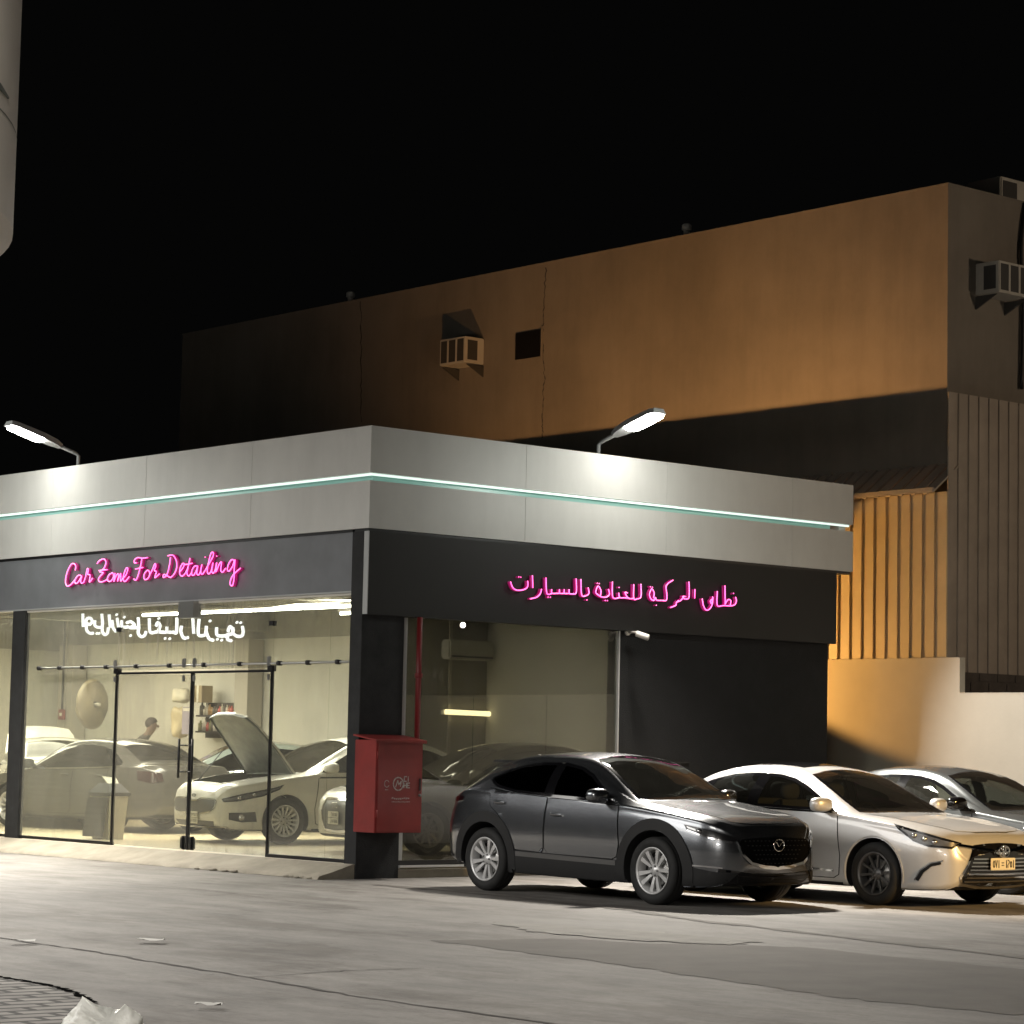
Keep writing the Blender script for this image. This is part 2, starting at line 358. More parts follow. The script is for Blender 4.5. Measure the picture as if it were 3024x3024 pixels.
M['kerb'] = plain('kerb', (0.27, 0.245, 0.195), 0.85, var=0.22, vscale=3.0, bmp=0.6, bscale=14)

# ------------------------------------------------------------------ ground
def sheet(name, pts, z, mat, kind='structure', thick=None):
    mb = MB(); vs = [mb.bm.verts.new((p[0], p[1], z)) for p in pts]; mb.face(vs)
    bmesh.ops.triangulate(mb.bm, faces=mb.bm.faces)
    o = mb.build(name, mat)
    if o.data.polygons and o.data.polygons[0].normal.z < 0: o.data.flip_normals()
    return tag(o, kind=kind)
sheet('ground', [(-220, -220), (260, -220), (260, 260), (-220, 260)], 0.0, M['ground'])
def rough_line(pts, n=8, amp=0.03):
    out = []
    for a, b in zip(pts, pts[1:]):
        for k in range(n):
            t = k / n; out.append((a[0] + (b[0] - a[0]) * t + random.uniform(-amp, amp), a[1] + (b[1] - a[1]) * t + random.uniform(-amp, amp)))
    out.append(pts[-1]); return out
def crack(name, pts, w, z=0.004, amp=0.02, mat='joint'):
    p = rough_line(pts, 10, amp); mb = MB()
    l = []; r = []
    for i, q in enumerate(p):
        a = p[max(0, i - 1)]; b = p[min(len(p) - 1, i + 1)]; d = Vector((b[0] - a[0], b[1] - a[1], 0)).normalized(); n = Vector((-d.y, d.x, 0)); ww = w * random.uniform(0.35, 1.1)
        l.append(mb.bm.verts.new(Vector((q[0], q[1], z)) + n * ww)); r.append(mb.bm.verts.new(Vector((q[0], q[1], z)) - n * ww))
    for i in range(len(p) - 1): mb.face([l[i], r[i], r[i + 1], l[i + 1]])
    o = mb.build(name, M[mat])
    if o.data.polygons[0].normal.z < 0: o.data.flip_normals()
    return tag(o, kind='structure')
crack('ground_joint', [(-8.29, -2.0), (-8.28, -6.3), (-8.30, -7.6), (-8.42, -8.75), (-8.48, -9.9), (-8.65, -11.2), (-8.66, -13.4), (-8.8, -17)], 0.022)
crack('ground_joint', [(-3.0, 3.0), (-3.03, -0.85), (-3.1, -1.94), (-3.4, -3.6), (-3.43, -4.68)], 0.010)
crack('ground_joint', [(-0.545, 12.0), (-0.54, 6.0), (-0.53, 3.0), (-0.55, 0.4)], 0.016)
crack('ground_joint', [(-8.48, -9.9), (-7.6, -9.8), (-7.0, -9.9)], 0.012)
crack('ground_stain', [(-0.55, -1.0), (-0.62, -3.4), (-0.80, -5.0), (-1.40, -7.0), (-1.65, -8.6), (-2.13, -11.3), (-2.9, -15)], 0.10, 0.0045, 0.03, 'slab_dark')
sheet('ground_patch', rough_line([(-5.33, -7.86), (-4.2, -8.15), (-3.9, -8.8), (-3.37, -9.32), (-2.98, -9.69), (-3.05, -12.04), (-3.2, -14.2), (-5.8, -14.18), (-5.94, -13.17), (-5.91, -12.56), (-5.7, -11.3), (-5.48, -10.17), (-5.4, -9.02), (-5.33, -7.86)], 6, 0.05)[:-1], 0.003, M['slab_dark'])
sheet('ground_patch', rough_line([(-3.55, -6.6), (-3.1, -6.9), (-2.9, -8.0), (-2.85, -9.2), (-3.3, -9.35), (-3.75, -8.5), (-3.85, -7.4), (-3.55, -6.6)], 6, 0.09)[:-1], 0.006, M['slab_pale'])
# interlocking pavers in the near left corner, one sheet cut by their joints, with the broken edge of the concrete beside it
def make_paver_mat():
    m, nt, N, L, b = nmat('pavers')
    n1 = tex(nt, 'ShaderNodeTexNoise', 3.0, 6, 0.6); r1 = ramp(nt, n1.outputs[0], [(0.3, (0.15, 0.14, 0.13)), (0.7, (0.30, 0.28, 0.26))])
    def lines(rot, sc):
        tc = N.new('ShaderNodeTexCoord'); mp = N.new('ShaderNodeMapping'); mp.inputs['Rotation'].default_value = (0, 0, R(rot))
        L.new(tc.outputs['Object'], mp.inputs[0]); br = N.new('ShaderNodeTexBrick'); L.new(mp.outputs[0], br.inputs['Vector'])
        br.inputs['Scale'].default_value = sc; br.inputs['Mortar Size'].default_value = 0.04; br.inputs['Color1'].default_value = (1, 1, 1, 1); br.inputs['Color2'].default_value = (0.8, 0.8, 0.8, 1); br.inputs['Mortar'].default_value = (0.12, 0.12, 0.12, 1)
        br.inputs['Brick Width'].default_value = 0.5; br.inputs['Row Height'].default_value = 0.25
        return br
    br = lines(4, 1.5)
    y = mixc(nt, 1.0, r1.outputs[0], br.outputs[0], 'MULTIPLY'); L.new(y, b.inputs['Base Color']); b.inputs['Roughness'].default_value = 0.85
    bump(nt, b, br.outputs[0], 0.5, 0.01)
    return m
M['pavers'] = make_paver_mat()
edge = [(-9.86, -7.0), (-9.93, -8.4), (-9.95, -9.19), (-9.95, -9.6), (-10.0, -10.06), (-10.08, -10.33), (-10.20, -10.67), (-10.42, -11.1), (-10.8, -11.7), (-11.3, -12.4)]
sheet('paving', edge + [(-19, -12.4), (-19, -7.0)], 0.006, M['pavers'])
crack('paving_gap', edge, 0.035, 0.010, 0.015, 'void')
# ------------------------------------------------------------------ shop building
H1, H2, HS, HP, XR = 5.355, 4.133, 3.375, 3.11, 8.55
YF = 16.0   # far end of the left front, outside the picture
shop = thing('shop_building', 'low flat-roofed shop with white fascia bands, charcoal sign panels and lit glass fronts', 'building', (0, 0, 0))
m = MB()
# roof bands, mitred round the corner: outer skins 0.12 thick
def band(m, z0, z1, t=0.14, o=0.0):
    m.box(o, XR, o, o + t, z0, z1); m.box(o, o + t, o + t, YF, z0, z1)
m = MB(); band(m, 4.795, H1); m.build('upper_fascia', M['white_panel'], shop)
m = MB(); band(m, H2, 4.700); m.build('lower_fascia', M['white_panel'], shop)
m = MB(); m.box(0.16, XR - 0.30, 0.16, 0.20, 4.700, 4.795); m.box(0.16, 0.20, 0.20, YF, 4.700, 4.795); m.build('fascia_groove', M['groove'], shop)
m = MB(); m.box(0.055, XR - 0.02, 0.055, 0.085, 4.768, 4.790); m.box(0.055, 0.085, 0.085, YF, 4.768, 4.790); m.build('light_strip', M['led'], shop)
# panel seams on the fascia
for x in (2.45, 4.9, 7.3):
    for z0, z1 in ((H2 + 0.01, 4.69), (4.80, H1 - 0.01)): m = MB(); m.box(x, x + 0.005, -0.003, 0.0, z0, z1); m.build('fascia_seam', M['seam'], shop)
for y in (2.45, 4.9, 7.3):
    for z0, z1 in ((H2 + 0.01, 4.69), (4.80, H1 - 0.01)): m = MB(); m.box(-0.003, 0.0, y, y + 0.005, z0, z1); m.build('fascia_seam', M['seam'], shop)
m = MB(); m.box(0.20, 8.16, 0.22, YF, 3.95, 4.60); m.box(0.20, XR - 0.15, 0.20, YF, H1 - 0.735, H1 - 0.70); m.build('roof', M['int_ceil'], shop)
m = MB(); m.box(XR - 0.14, XR - 0.002, 0.142, YF, 4.605, H1 - 0.002); m.build('parapet_blocker', M['white_panel'], shop)  # unseen wall added to cast the straight shadow edge on the hall
m = MB(); m.box(0.02, 0.30, 0.345, YF, H2 - 0.035, H2 - 0.001); m.box(0.02, XR - 0.02, 0.02, 0.30, H2 - 0.035, H2 - 0.001); m.build('fascia_soffit', M['black'], shop)
# charcoal sign boards
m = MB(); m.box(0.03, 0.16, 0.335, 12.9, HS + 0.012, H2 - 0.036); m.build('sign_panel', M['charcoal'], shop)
m = MB(); m.box(0.024, 0.030, 0.335, 12.9, HS, HS + 0.02); m.box(0.03, 0.16, 0.335, 12.9, HS, HS + 0.011); m.build('panel_trim', M['grey_metal'], shop)
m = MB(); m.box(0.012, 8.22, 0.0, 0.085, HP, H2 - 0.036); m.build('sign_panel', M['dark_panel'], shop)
m = MB(); m.box(0.000, 0.011, 0.0, 0.085, HP, H2 - 0.036); m.build('panel_trim', M['grey_metal'], shop)
# posts and walls
m = MB(); m.box(0.0, 0.64, 0.09, 0.315, 0.0, H2 - 0.036); m.build('corner_post', M['post'], shop)
m = MB(); m.box(0.02, 0.10, 7.965, 8.31, 0.0, HS - 0.002); m.build('front_post', M['post'], shop)
m = MB(); m.box(0.02, 0.34, 12.5, 12.9, 0.0, HS - 0.002); m.build('front_post', M['post'], shop)
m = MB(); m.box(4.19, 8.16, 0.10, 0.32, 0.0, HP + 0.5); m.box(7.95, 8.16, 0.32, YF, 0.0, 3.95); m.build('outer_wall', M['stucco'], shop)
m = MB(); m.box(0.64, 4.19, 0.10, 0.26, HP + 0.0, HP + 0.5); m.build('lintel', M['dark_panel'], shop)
m = MB(); m.box(5.22, 5.32, 0.085, 0.10, 0.0, 1.42); m.box(5.10, 5.48, 0.09, 0.10, 1.42, 1.44); m.build('wall_duct', M['black'], shop)
m = MB(); m.box(0.64, 4.19, 0.09, 0.30, 0.0, 0.10); m.build('sill', M['kerb'], shop)
m = MB(); m.box(0.64, 4.19, 0.06, 0.09, 0.125, 0.15); m.build('sill_strip', M['alu'], shop)
# raised threshold along the left front, worn edge
m = MB()
yy = [0.10 + (YF - 0.10) * k / 90 for k in range(91)]
prev = None
for k, y in enumerate(yy):
    j = random.uniform(-0.03, 0.03); q = random.uniform(-0.012, 0.012)
    rowv = [m.bm.verts.new(p) for p in ((-0.53 + j, y, -0.01), (-0.50 + j, y, 0.035 + q), (-0.30 + j * 0.6, y, 0.085 + q), (-0.05, y, 0.165), (-0.006, y, 0.172), (-0.006, y, -0.01))]
    if prev:
        for a in range(5): m.face([prev[a], rowv[a], rowv[a + 1], prev[a + 1]])
    if k in (0, 90): m.face(rowv if k else rowv[::-1])
    prev = rowv
tag(m.build('kerb', M['kerb'], None, smooth_angle=50), kind='structure')
m = MB()
for k in range(40):
    a = 0.25 + 2.4 * random.random() ** 1.8; r_ = random.uniform(0.015, 0.06); m.ellip((random.uniform(-0.56, -0.38), a, 0.012), r_, r_ * 1.4, r_ * 0.45, 8, 5)
tag(m.build('rubble_edge', M['kerb']), kind='structure')
# interior shell
m = MB(); m.box(-0.005, 7.95, 0.33, YF, 0.02, 0.150); m.box(0.64, 4.19, 0.301, 0.33, 0.02, 0.15); m.build('inner_floor', M['int_floor'], shop)
m = MB(); m.box(7.80, 7.94, 0.33, 20.0, 0.15, 3.94); m.box(0.07, 7.80, 19.8, 20.0, 0.15, 3.94); m.build('inner_wall', M['int_wall'], shop)
m = MB(); m.box(0.07, 7.95, YF, 20.0, 0.02, 0.150); m.box(0.20, 8.16, YF, 20.0, 3.95, 4.6); m.box(0.02, 0.3, 12.9, 20.0, 0, 3.95); m.build('rear_bay', M['int_wall'], shop)
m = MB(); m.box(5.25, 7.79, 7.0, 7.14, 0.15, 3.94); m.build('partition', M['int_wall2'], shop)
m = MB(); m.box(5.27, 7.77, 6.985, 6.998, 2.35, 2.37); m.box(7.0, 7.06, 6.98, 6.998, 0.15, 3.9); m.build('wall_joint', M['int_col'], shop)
m = MB(); m.box(7.78, 7.799, 7.2, 19.78, 3.42, 3.93); m.box(0.5, 7.77, 19.76, 19.79, 3.30, 3.93); m.build('upper_band', M['int_ceil'], shop)
for y0, y1 in ((13.1, 13.5), (19.0, 19.5)): m = MB(); m.box(7.45, 7.77, y0, y1, 0.15, 3.4); m.build('inner_column', M['int_col'], shop)
for y0, z0 in ((13.0, 3.55), (6.5, 3.70)): m = MB(); m.box(0.5, 7.77, y0, y0 + 0.4, z0, 3.94); m.build('ceiling_beam', M['int_ceil'], shop)

# ceiling tubes inside
def ceiling_tube(p0, p1, label, mat='tube', lift=0.05, r=0.022, group='fluorescent tubes on the shop ceiling'):
    p0 = Vector(p0); p1 = Vector(p1); t = thing('ceiling_tube', label, 'tube light', (p0 + p1) / 2, 0, group)
    c = (p0 + p1) / 2
    mb = MB(); mb.tube([p0 - c, p1 - c], r, 8); mb.build('tube', M[mat], t)
    d = (p1 - p0).normalized(); x = Vector((0, 0, 1)); y = d.cross(x)
    mb = MB(); mb.obox(Vector((0, 0, lift)), (d, y, x), (p1 - p0).length / 2 + 0.03, 0.035, 0.018); mb.build('holder', M['ac_white'], t)
    return t
zt = 3.60
a0 = onz(422, 1817, zt); a1 = onz(1037, 1790, zt)
segs = [('first', 0.0, 0.36), ('second', 0.37, 0.55), ('third', 0.56, 0.78), ('last', 0.79, 1.0)]
for nm, s0, s1 in segs:
    where = {'first': 'left of the hanging bracket', 'second': 'just right of the hanging bracket', 'third': 'between its two neighbours of the row', 'last': 'nearest the corner post'}[nm]
    ceiling_tube(a0 + (a1 - a0) * s0, a0 + (a1 - a0) * s1, 'white ceiling tube light, ' + where)
b0 = onz(1006, 1812, zt); ceiling_tube(b0, b0 + Vector((0.05, -1.2, 0)), 'short white tube light below the long row beside the post')
lamp('tube_glow', 'AREA', (2.6, 8.6, 3.5), (2.8, 8.4, 0), 980, (1.0, 0.96, 0.85), 1.2, 6.5)
lamp('tube_glow', 'AREA', (4.5, 15.5, 3.5), (4.5, 15.5, 0), 500, (1.0, 0.93, 0.76), 3.0, 5.0)
wt0 = ony(1316, 2102, 6.93); wt1 = ony(1478, 2110, 6.93)
t = thing('wall_tube', 'glowing warm tube light on the partition behind the side window', 'tube light', (wt0 + wt1) / 2)
c = (wt0 + wt1) / 2
m = MB(); m.tube([wt0 - c, wt1 - c], 0.042, 10); m.build('tube', M['tube_warm'], t)
m = MB(); m.box(-0.62, 0.62, 0.03, 0.065, -0.04, 0.04); m.build('holder', M['ac_white'], t)
# small light in the side window top
p = ony(1367, 1846, 1.2); t = thing('spot_lamp', 'tiny bright spot lamp at the top of the side window', 'lamp', p)
m = MB(); m.ellip((0, 0, 0), 0.035, 0.035, 0.035, 10, 8); m.build('bulb', M['lens_lit'], t)
m = MB(); m.tube([(0, 0, 0.03), (0, 0, 0.7)], 0.008, 6); m.build('cord', M['black'], t)
# split air conditioner on partition
p0 = ony(1437, 1896, 6.98); p1 = ony(1570, 1956, 6.98)
xa, xb, za, zb = p0.x, min(p0.x + 0.95, 7.74), p1.z - 0.02, p0.z
xa = xb - 0.92
t = thing('wall_air_conditioner', 'pale split air conditioner high on the partition in the side window', 'air conditioner', ((xa + xb) / 2, 6.88, za))
m = MB(); m.box(-0.46, 0.46, -0.12, 0.11, 0.0, zb - za, 0.03); m.build('casing', M['ac_white'], t)
m = MB(); m.box(-0.42, 0.42, -0.126, -0.121, 0.03, 0.06); m.build('louvre', M['ac_dark'], t)

# ------------------------------------------------------------------ glass fronts
def frame_bar(mb, y0, y1, z0, z1, x=0.05, t=0.03): mb.box(x, x + t, y0, y1, z0, z1)
gl = shop
o = Vector((0, 0, 0))
def L(x0, x1, y0, y1, z0, z1): return (x0 - o.x, x1 - o.x, y0 - o.y, y1 - o.y, z0 - o.z, z1 - o.z)
def pane(name, y0, y1, z0, z1, mat, par, x=0.06):
    mb = MB(); mb.box(*L(x, x + 0.010, y0, y1, z0, z1)); return mb.build(name, mat, par)
pane('glass_pane', 5.56, 7.955, 0.215, HS - 0.03, M['dusty_glass'], gl)
pane('glass_pane', 0.79, 1.955, 0.215, HS - 0.03, M['shop_glass'], gl)
pane('glass_pane', 0.32, 0.782, 0.215, HS - 0.03, M['shop_glass'], gl)
pane('glass_pane', 1.965, 5.55, 2.50, HS - 0.03, M['shop_glass'], gl)
def dbar(name, boxes, mat, par):
    mb = MB()
    for b in boxes: mb.box(*L(*b))
    return mb.build(name, mat, par)
dbar('bottom_rail', [(0.045, 0.095, 5.535, 7.96, 0.172, 0.214)], M['black'], gl)
dbar('bottom_rail', [(0.045, 0.095, 0.32, 1.985, 0.172, 0.214)], M['black'], gl)
dbar('jamb', [(0.045, 0.085, 5.535, 5.562, 0.214, 2.46)], M['black'], gl)
dbar('jamb', [(0.045, 0.085, 1.955, 1.982, 0.214, 2.46)], M['black'], gl)
dbar('transom', [(0.045, 0.085, 1.985, 5.53, 2.445, 2.475)], M['black'], gl)
dbar('patch_fitting', [(0.035, 0.095, 5.49, 5.60, 2.455, 2.53)], M['black'], gl)
dbar('patch_fitting', [(0.035, 0.095, 1.93, 2.04, 2.455, 2.53)], M['black'], gl)
dbar('patch_fitting', [(0.035, 0.095, 5.49, 5.57, 3.02, 3.08)], M['black'], gl)
dbar('patch_fitting', [(0.035, 0.095, 1.95, 2.03, 3.02, 3.08)], M['black'], gl)
dbar('head_bracket', [(-0.03, 0.095, 3.63, 3.98, 3.16, HS - 0.002)], M['steel'], gl)
dbar('header_trim', [(0.045, 0.10, 0.32, 7.96, HS - 0.03, HS - 0.004)], M['ac_white'], gl)
for y0, y1, hs in ((3.733, 5.525, 1), (1.99, 3.725, -1)):
    d = pane('door', y0, y1, 0.185, 2.44, M['dusty_door'] if hs > 0 else M['door_glass'], gl, 0.058)
    ye = 3.733 if hs > 0 else 3.725
    mb = MB(); mb.box(*L(0.045, 0.083, min(ye, ye + 0.018 * hs), max(ye, ye + 0.018 * hs), 0.185, 2.46)); mb.build('meeting_stile', M['black'], d)
    yh = ye + 0.15 * hs
    mb = MB(); q = Vector((-0.012, yh, 0)) - o; q.z = 0
    mb.tube([(q.x, q.y, 1.10 - o.z), (q.x, q.y, 1.60 - o.z)], 0.017, 10)
    for z in (1.18, 1.52): mb.tube([(q.x, q.y, z - o.z), (q.x, q.y - 0.10 * hs, z - o.z), (q.x + 0.06, q.y - 0.10 * hs, z - o.z)], 0.010, 8)
    mb.build('handle', M['black'], d)
    mb = MB(); mb.box(*L(0.03, 0.10, min(ye + 0.05 * hs, ye + 0.14 * hs), max(ye + 0.05 * hs, ye + 0.14 * hs), 0.185, 0.36), bev=0.02); mb.build('floor_lock', M['black'], d)
# sliding rail with its rollers
rl = MB(); rl.tube([Vector((0.02, 7.56, 2.55)) - o, Vector((0.02, 0.33, 2.55)) - o], 0.014, 8); rail = rl.build('support_rail', M['steel'], gl)
for y in (7.5, 6.95, 6.35, 5.75, 5.0, 4.2, 3.4, 2.6, 1.75, 1.15, 0.55): rl = MB(); rl.lathe([(0.0, -0.03), (0.030, -0.03), (0.030, 0.03), (0.0, 0.03)], Vector((0.01, y, 2.55)) - o, (1, 0, 0), 12); rl.build('rail_clamp', M['black'], gl)
for y in (5.53, 3.87, 3.63, 1.98):
    rl = MB(); rl.box(*L(0.0, 0.03, y - 0.035, y + 0.035, 2.52, 2.64), bev=0.01); rl.build('hanger', M['steel'], gl); rl = MB(); rl.box(*L(0.0, 0.03, y - 0.02, y + 0.02, 2.34, 2.42), bev=0.008); rl.build('hanger', M['steel'], gl)
# second bay left of the front post
pane('glass_pane', 8.315, 12.48, 0.215, HS - 0.03, M['shop_glass'], gl)
dbar('bottom_rail', [(0.045, 0.095, 8.315, 12.48, 0.172, 0.214)], M['black'], gl)
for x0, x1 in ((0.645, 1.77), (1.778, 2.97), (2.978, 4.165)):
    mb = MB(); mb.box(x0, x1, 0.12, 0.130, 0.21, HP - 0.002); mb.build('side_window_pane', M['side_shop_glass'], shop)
mb = MB(); mb.box(0.645, 4.165, 0.102, 0.15, 0.15, 0.208); mb.build('side_window_rail', M['black'], shop)
mb = MB(); mb.box(4.168, 4.188, 0.085, 0.15, 0.15, HP - 0.003); mb.build('edge_strip', M['alu'], shop)
mb = MB(); mb.box(0.642, 0.70, 0.098, 0.116, 0.21, HP - 0.01); mb.build('side_trim', M['grey_metal'], shop)

# ------------------------------------------------------------------ writing
def smooth_pts(pts, n=5):
    P = [Vector(p) for p in pts]
    if len(P) < 3: return P
    out = []
    for i in range(len(P) - 1):
        a, b, c, d = P[max(i - 1, 0)], P[i], P[i + 1], P[min(i + 2, len(P) - 1)]
        for k in range(n):
            t = k / n; out.append(0.5 * ((2 * b) + (c - a) * t + (2 * a - 5 * b + 4 * c - d) * t * t + (3 * b - a - 3 * c + d) * t ** 3))
    out.append(P[-1]); return out
def S(txt):
    out = []
    for line in txt.split(';'):
        v = [float(q) for q in line.replace(',', ' ').split()]
        if v: out.append([(v[i], v[i + 1]) for i in range(0, len(v), 2)])
    return out
ENG = S('''565,205 570,180 560,160 540,160 520,190 505,230 497,270 498,300 510,318 530,310 555,285 565,270;
612,247 590,240 570,262 562,288 572,300 590,285 612,250 605,280 612,298 628,288; 628,288 640,250 652,195 660,203 655,232 672,240 668,270 668,290 690,262;
722,158 738,137 765,125 780,133 785,155 768,195 740,215 765,222 750,240 732,265 737,285 760,287 795,270; 735,207 795,200;
830,225 810,235 796,262 803,284 822,280 838,255 838,232 828,222; 850,225 846,255 842,285 855,250 870,230 876,245 868,283 884,245 890,228 892,250 890,283 905,265 930,235 942,195 930,190 914,230 908,268 922,285 952,250;
1005,152 988,152 990,130 1012,115 1045,119 1082,115; 1042,119 1034,165 1022,215 1010,255 996,276 982,266; 995,196 1050,185;
1080,205 1062,225 1055,255 1065,272 1085,262 1098,235 1092,210 1080,204; 1095,240 1115,205 1135,158 1141,178 1130,205 1145,215 1138,240 1136,258 1168,230;
1226,102 1262,98 1285,130 1291,178 1276,225 1246,256 1217,240 1196,236 1195,256 1215,245 1228,215 1240,160 1246,112;
1310,218 1333,192 1345,162 1332,158 1315,190 1312,230 1328,247 1350,228 1372,180 1385,118 1374,175 1364,225 1376,246 1394,226; 1350,165 1402,155;
1440,175 1418,176 1400,205 1398,235 1412,240 1432,205 1440,178 1434,225 1445,239 1460,215 1470,165 1462,215 1472,234 1488,215 1520,160 1550,105 1550,78 1535,85 1520,140 1509,200 1515,231 1535,213 1550,152 1540,208 1551,226 1566,200 1576,150 1570,217 1594,162 1610,148 1605,205 1618,219 1640,190;
1492,110 1494,113; 1575,103 1577,106;
1702,135 1682,130 1661,160 1652,200 1665,211 1690,175 1706,130 1701,200 1700,260 1690,310 1675,312 1672,287 1692,240 1745,190''')
ARB = S('''1635,265 1641,290 1630,314 1605,321 1560,319 1520,318 1520,228; 1568,192 1570,308; 1568,312 1588,282 1605,288 1602,316; 1621,241 1624,244;
1488,278 1476,292 1484,306 1490,280 1490,262; 1492,268 1488,310 1472,340 1450,348 1432,320 1424,275;
1378,215 1376,274; 1340,168 1342,248 1336,275 1312,277 1300,262 1320,262; 1300,275 1284,290 1262,298 1256,318 1222,332; 1272,285 1268,298;
1240,158 1207,180 1195,204 1200,250 1196,286 1166,287 1135,285 1128,268 1116,288 1096,272 1090,246 1104,214 1119,238 1116,272; 1132,316 1134,319; 1094,199 1097,201; 1107,203 1110,205;
1035,182 1036,262 1012,277 990,274 990,184; 990,274 962,275 944,257 935,235 952,240; 960,272 930,270 902,268 895,238; 902,268 858,268 855,168; 896,203 899,206;
829,215 836,248 815,266 786,264 758,247 749,230 764,196 782,225 777,262; 808,286 811,288; 822,287 825,289; 758,177 761,179; 770,179 773,181;
701,205 706,240 690,256 660,252 655,152; 692,282 695,285;
625,148 626,235 605,246 582,242 580,216; 582,242 552,242 550,216; 552,242 522,241 520,216; 522,241 474,242 470,216; 474,242 440,242 434,142; 446,265 449,267; 460,266 463,268;
406,214 396,246 372,268 334,277; 348,128 350,208; 318,162 317,200 292,219 252,222 224,206 209,168; 260,137 263,139; 273,139 276,141''')
def neon_sign(name, label, strokes, fn, off, r, board):
    pts3 = [[fn(a, b) for a, b in s] for s in strokes]
    allp = [p for s in pts3 for p in s]; c = sum(allp, Vector()) / len(allp)
    t = thing(name, label, 'neon sign', c)
    mb = MB()
    for s in pts3: mb.tube(smooth_pts([p - c + off for p in s], 5), r, 7)
    mb.build('neon_tube', M['neon'], t)
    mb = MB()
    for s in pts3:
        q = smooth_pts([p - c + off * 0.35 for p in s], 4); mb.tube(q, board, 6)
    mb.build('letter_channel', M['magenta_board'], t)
    return t
neon_sign('neon_sign', 'pink neon script reading Car Zone For Detailing on the left charcoal panel', ENG,
          lambda a, b: onx(a / 2.415, 1600 + b / 2.415, 0.028), Vector((-0.065, 0, 0)), 0.0082, 0.015)
neon_sign('neon_sign', 'pink neon Arabic lettering on the dark panel above the parked cars', ARB,
          lambda a, b: ony(1400 + a / 2.1467, 1640 + b / 2.1467, -0.002), Vector((0, -0.065, 0)), 0.0082, 0.014)
WHT = S('''590,513 593,606; 616,585 613,565 626,545 648,547 656,570 640,590 618,580; 614,580 618,630 640,652 664,652; 676,560 680,602 728,603 726,515; 690,652 692,655; 706,652 708,655;
729,600 730,640 746,662 766,650 773,612; 778,520 786,610; 800,560 806,612 826,640; 835,545 846,612; 831,518 833,521; 868,560 872,605 915,607; 885,536 887,539; 905,577 935,570 960,598 925,612 985,613; 930,668 932,671;
985,540 990,612 985,650 1005,676 1030,668 1042,640; 1065,545 1070,642 1110,643; 1113,600 1126,575 1141,600 1130,630; 1132,545 1134,548; 1110,643 1190,645 1240,645; 1190,605 1190,645; 1177,688 1179,691; 1209,690 1211,693; 1262,540 1258,645 1240,645;
1295,600 1290,640 1310,686 1340,682; 1375,545 1382,655; 1420,550 1415,660 1460,665 1468,640 1472,600; 1470,640 1490,690 1520,702; 1497,563 1499,566; 1545,610 1550,666 1612,671; 1549,694 1551,697; 1580,700 1582,703;
1625,640 1640,605 1662,625 1655,655 1630,660; 1628,660 1622,695 1650,706; 1612,671 1625,660; 1663,610 1662,650 1690,673 1725,670 1734,640 1728,603; 1689,573 1691,576; 1716,575 1718,578''')
pts3 = [[onx(a / 2.415, 1600 + b / 2.415, 0.45) for a, b in s] for s in WHT]
c = sum([p for s in pts3 for p in s], Vector()) / sum(len(s) for s in pts3)
t = thing('letter_reflection', 'added white glowing mirror-reversed Arabic lettering imitating a reflection in the top glass', 'sign', c)  # glowing letters added in place of a sign's reflection in the glass
mb = MB()
for s in pts3:
    mb.tube(smooth_pts([p - c for p in s], 5), 0.021, 8)
mb.build('lettering', M['white_letter'], t)
for y in (-1.2, 0.0, 1.2): mb = MB(); mb.tube([(0.01, y, 0.1), (0.01, y, 3.95 - c.z)], 0.004, 5); mb.build('added_wire', M['steel'], t)  # wires made up to carry the added letters

# ------------------------------------------------------------------ cars
def pchip(tab):
    xs = [a for a, _ in tab]; ys = [b for _, b in tab]; n = len(xs)
    h = [xs[i + 1] - xs[i] for i in range(n - 1)]; dl = [(ys[i + 1] - ys[i]) / h[i] for i in range(n - 1)]
    m = [0.0] * n
    for i in range(1, n - 1):
        if dl[i - 1] * dl[i] > 0:
            w1 = 2 * h[i] + h[i - 1]; w2 = h[i] + 2 * h[i - 1]; m[i] = (w1 + w2) / (w1 / dl[i - 1] + w2 / dl[i])
    m[0] = dl[0]; m[-1] = dl[-1]
    def f(x):
        if x <= xs[0]: return ys[0]
        if x >= xs[-1]: return ys[-1]
        i = 0
        while xs[i + 1] < x: i += 1
        t = (x - xs[i]) / h[i]
        return ((1 + 2 * t) * (1 - t) ** 2 * ys[i] + t * (1 - t) ** 2 * h[i] * m[i] + t * t * (3 - 2 * t) * ys[i + 1] + t * t * (t - 1) * h[i] * m[i + 1])
    return f
def inside(p, poly):
    x, y = p; c = False; n = len(poly); j = n - 1
    for i in range(n):
        xi, yi = poly[i]; xj, yj = poly[j]
        if (yi > y) != (yj > y) and x < (xj - xi) * (y - yi) / (yj - yi) + xi: c = not c
        j = i
    return c
def densify(poly, step=0.04, closed=True, smooth=True):
    P = [Vector((p[0], p[1])) for p in poly]; out = []; n = len(P)
    for i in range(n if closed else n - 1):
        a, b = P[i], P[(i + 1) % n]; k = max(1, int((b - a).length / step))
        for q in range(k): out.append(a + (b - a) * q / k)
    if not closed: out.append(P[-1])
    return out
def spline_closed(poly, n=6):
    P = [Vector((p[0], p[1])) for p in poly]; N = len(P); out = []
    for i in range(N):
        a, b, c, d = P[i - 1], P[i], P[(i + 1) % N], P[(i + 2) % N]
        for k in range(n):
            t = k / n; out.append(0.5 * ((2 * b) + (c - a) * t + (2 * a - 5 * b + 4 * c - d) * t * t + (3 * b - a - 3 * c + d) * t ** 3))
    return [tuple(p) for p in out]
def area2(p): return sum(p[i][0] * p[(i + 1) % len(p)][1] - p[(i + 1) % len(p)][0] * p[i][1] for i in range(len(p))) / 2
